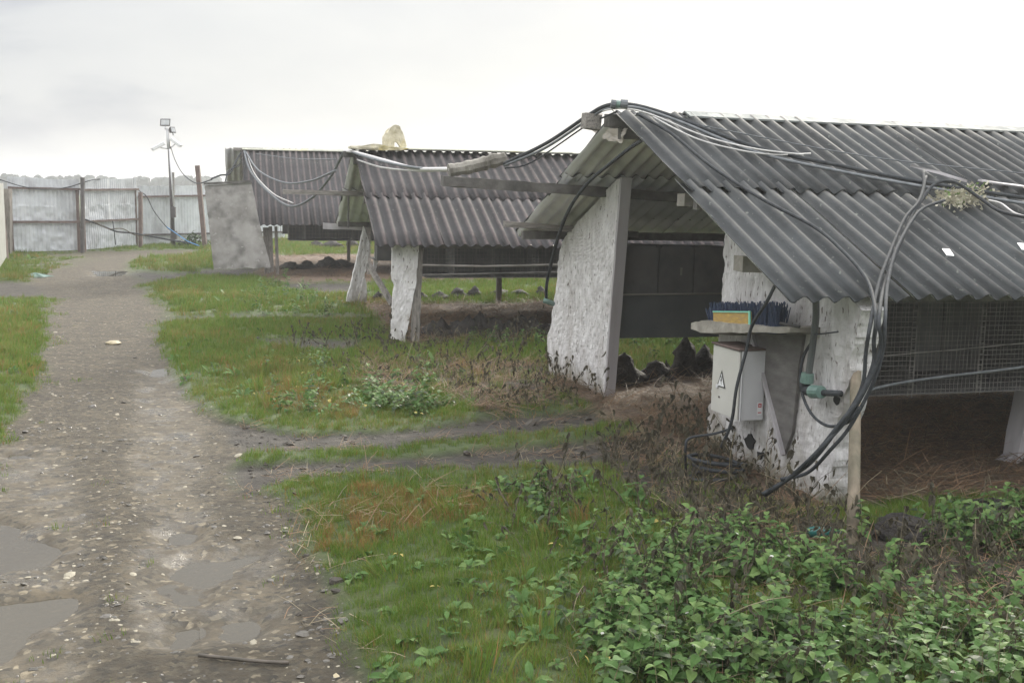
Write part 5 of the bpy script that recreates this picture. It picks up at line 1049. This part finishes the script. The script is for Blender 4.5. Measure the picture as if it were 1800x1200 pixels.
# straw and litter
sm_=[MT['st'],MT['sb'],MT['sd']]
WV=[mess('straw_wisp.000',30,.12,(.05,.22),sm_,(1,7,3)),mess('straw_wisp.001',24,.12,(.06,.25),sm_,(2,7,2)),mess('straw_wisp.002',16,.10,(.05,.16),sm_,(4,4,2)),mess('straw_wisp.003',30,.16,(.08,.3),sm_,(1,6,5),w=.005)]
X=[];Y=[];K=[]
for (p,dn,wt_) in((strawP[0],75,(4,3,1,2)),(strawP[1],45,(2,3,1,6)),(strawP[2],10,(2,3,1,6)),(mudP[0],12,(2,2,3,0)),(mudP[1],14,(2,2,3,0)),(weedbare[0],40,(3,4,2,2)),(weedbare[1],30,(4,3,1,0)),(weedbare[2],25,(4,3,1,0)),(WP((590,640),(980,640),(1010,720),(860,745),(640,700)),45,(4,3,2,1)),(WP((560,880),(620,950),(640,1200),(560,1100),(520,960)),14,(2,2,3,0)),(rustP[0],18,(2,4,2,0)),(WP((1080,1000),(1500,960),(1900,1000),(1900,1240),(1000,1240)),16,(4,3,2,0))):
    x_,y_=sample(p,dn,lambda a,b:np.abs(a)<.55*b+1); X.append(x_);Y.append(y_); w_=np.array(wt_,float); K.append(rs.choice(4,len(x_),p=w_/w_.sum()))
x=np.concatenate(X);y=np.concatenate(Y);place('straw_litter',x,y,WV,np.concatenate(K),.6,1.2,.1,kind='stuff',label='dark brown straw litter on the shed floors and bare soil')
# single things on the ground
g=G(430,1162); b=MB(); b.tube(curve([(-.17,.03,.012),(-.05,.0,.014),(.08,-.02,.012),(.16,-.02,.010)],4),.007,5); o=b.build('twig',MT['stick'],smooth=True,label='dark wet twig lying on the track in the foreground',cat='twig'); o.location=(g[0],g[1],float(gz([g[0]],[g[1]])[0]))
g=G(1445,962); b=MB(); b.tube([(-.08,0,.0),(-.04,0,.005),(.03,.01,.005),(.05,.01,.002),(.09,.02,.0)],[.022,.026,.026,.014,.011],10); o=b.build('glass_bottle',MT['teal'],smooth=True,label='teal bottle half hidden in weeds left of the near wooden post',cat='bottle'); o.location=(g[0],g[1],float(gz([g[0]],[g[1]])[0])+.03)
g=G(62,486); 
b=MB(); n_=14; vs=[(.34*math.cos(6.283*i/n_)*random.uniform(.6,1.2),.12*math.sin(6.283*i/n_)*random.uniform(.6,1.2),.03) for i in range(n_)]+[(0,0,.10)]; b.add(vs,[(i,(i+1)%n_,n_) for i in range(n_)]); o=b.build('crumpled_rag',MT['green'],label='crumpled green rag by the puddle near the gate',cat='rag'); o.location=(g[0],g[1],float(gz([g[0]],[g[1]])[0])-.02)
g=G(200,604); o=stonemesh('pale_stone',MT['stone2'],r=.07,fl=.4); tag(o,'pale flat stone lying in the middle of the track','stone'); o.location=(g[0],g[1],float(gz([g[0]],[g[1]])[0])+.01)
# leafy heap by the fence
g=G(343,436); b=MB()
for i in range(260):
    a=random.uniform(0,6.28);r=abs(random.gauss(0,.45)); leafmesh(b,(math.cos(a)*r,math.sin(a)*r*.6,max(0,.45-r*.6)*random.random()),random.uniform(0,6.28),random.uniform(-.5,1),random.uniform(.10,.2),.07,random.choices((0,1),(3,2))[0])
o=b.build('weed_heap',[MT['l3'],MT['l1']],kind='stuff',label='dark green heap of weeds at the foot of the rusty post'); o.location=(g[0],g[1],float(gz([g[0]],[g[1]])[0]))
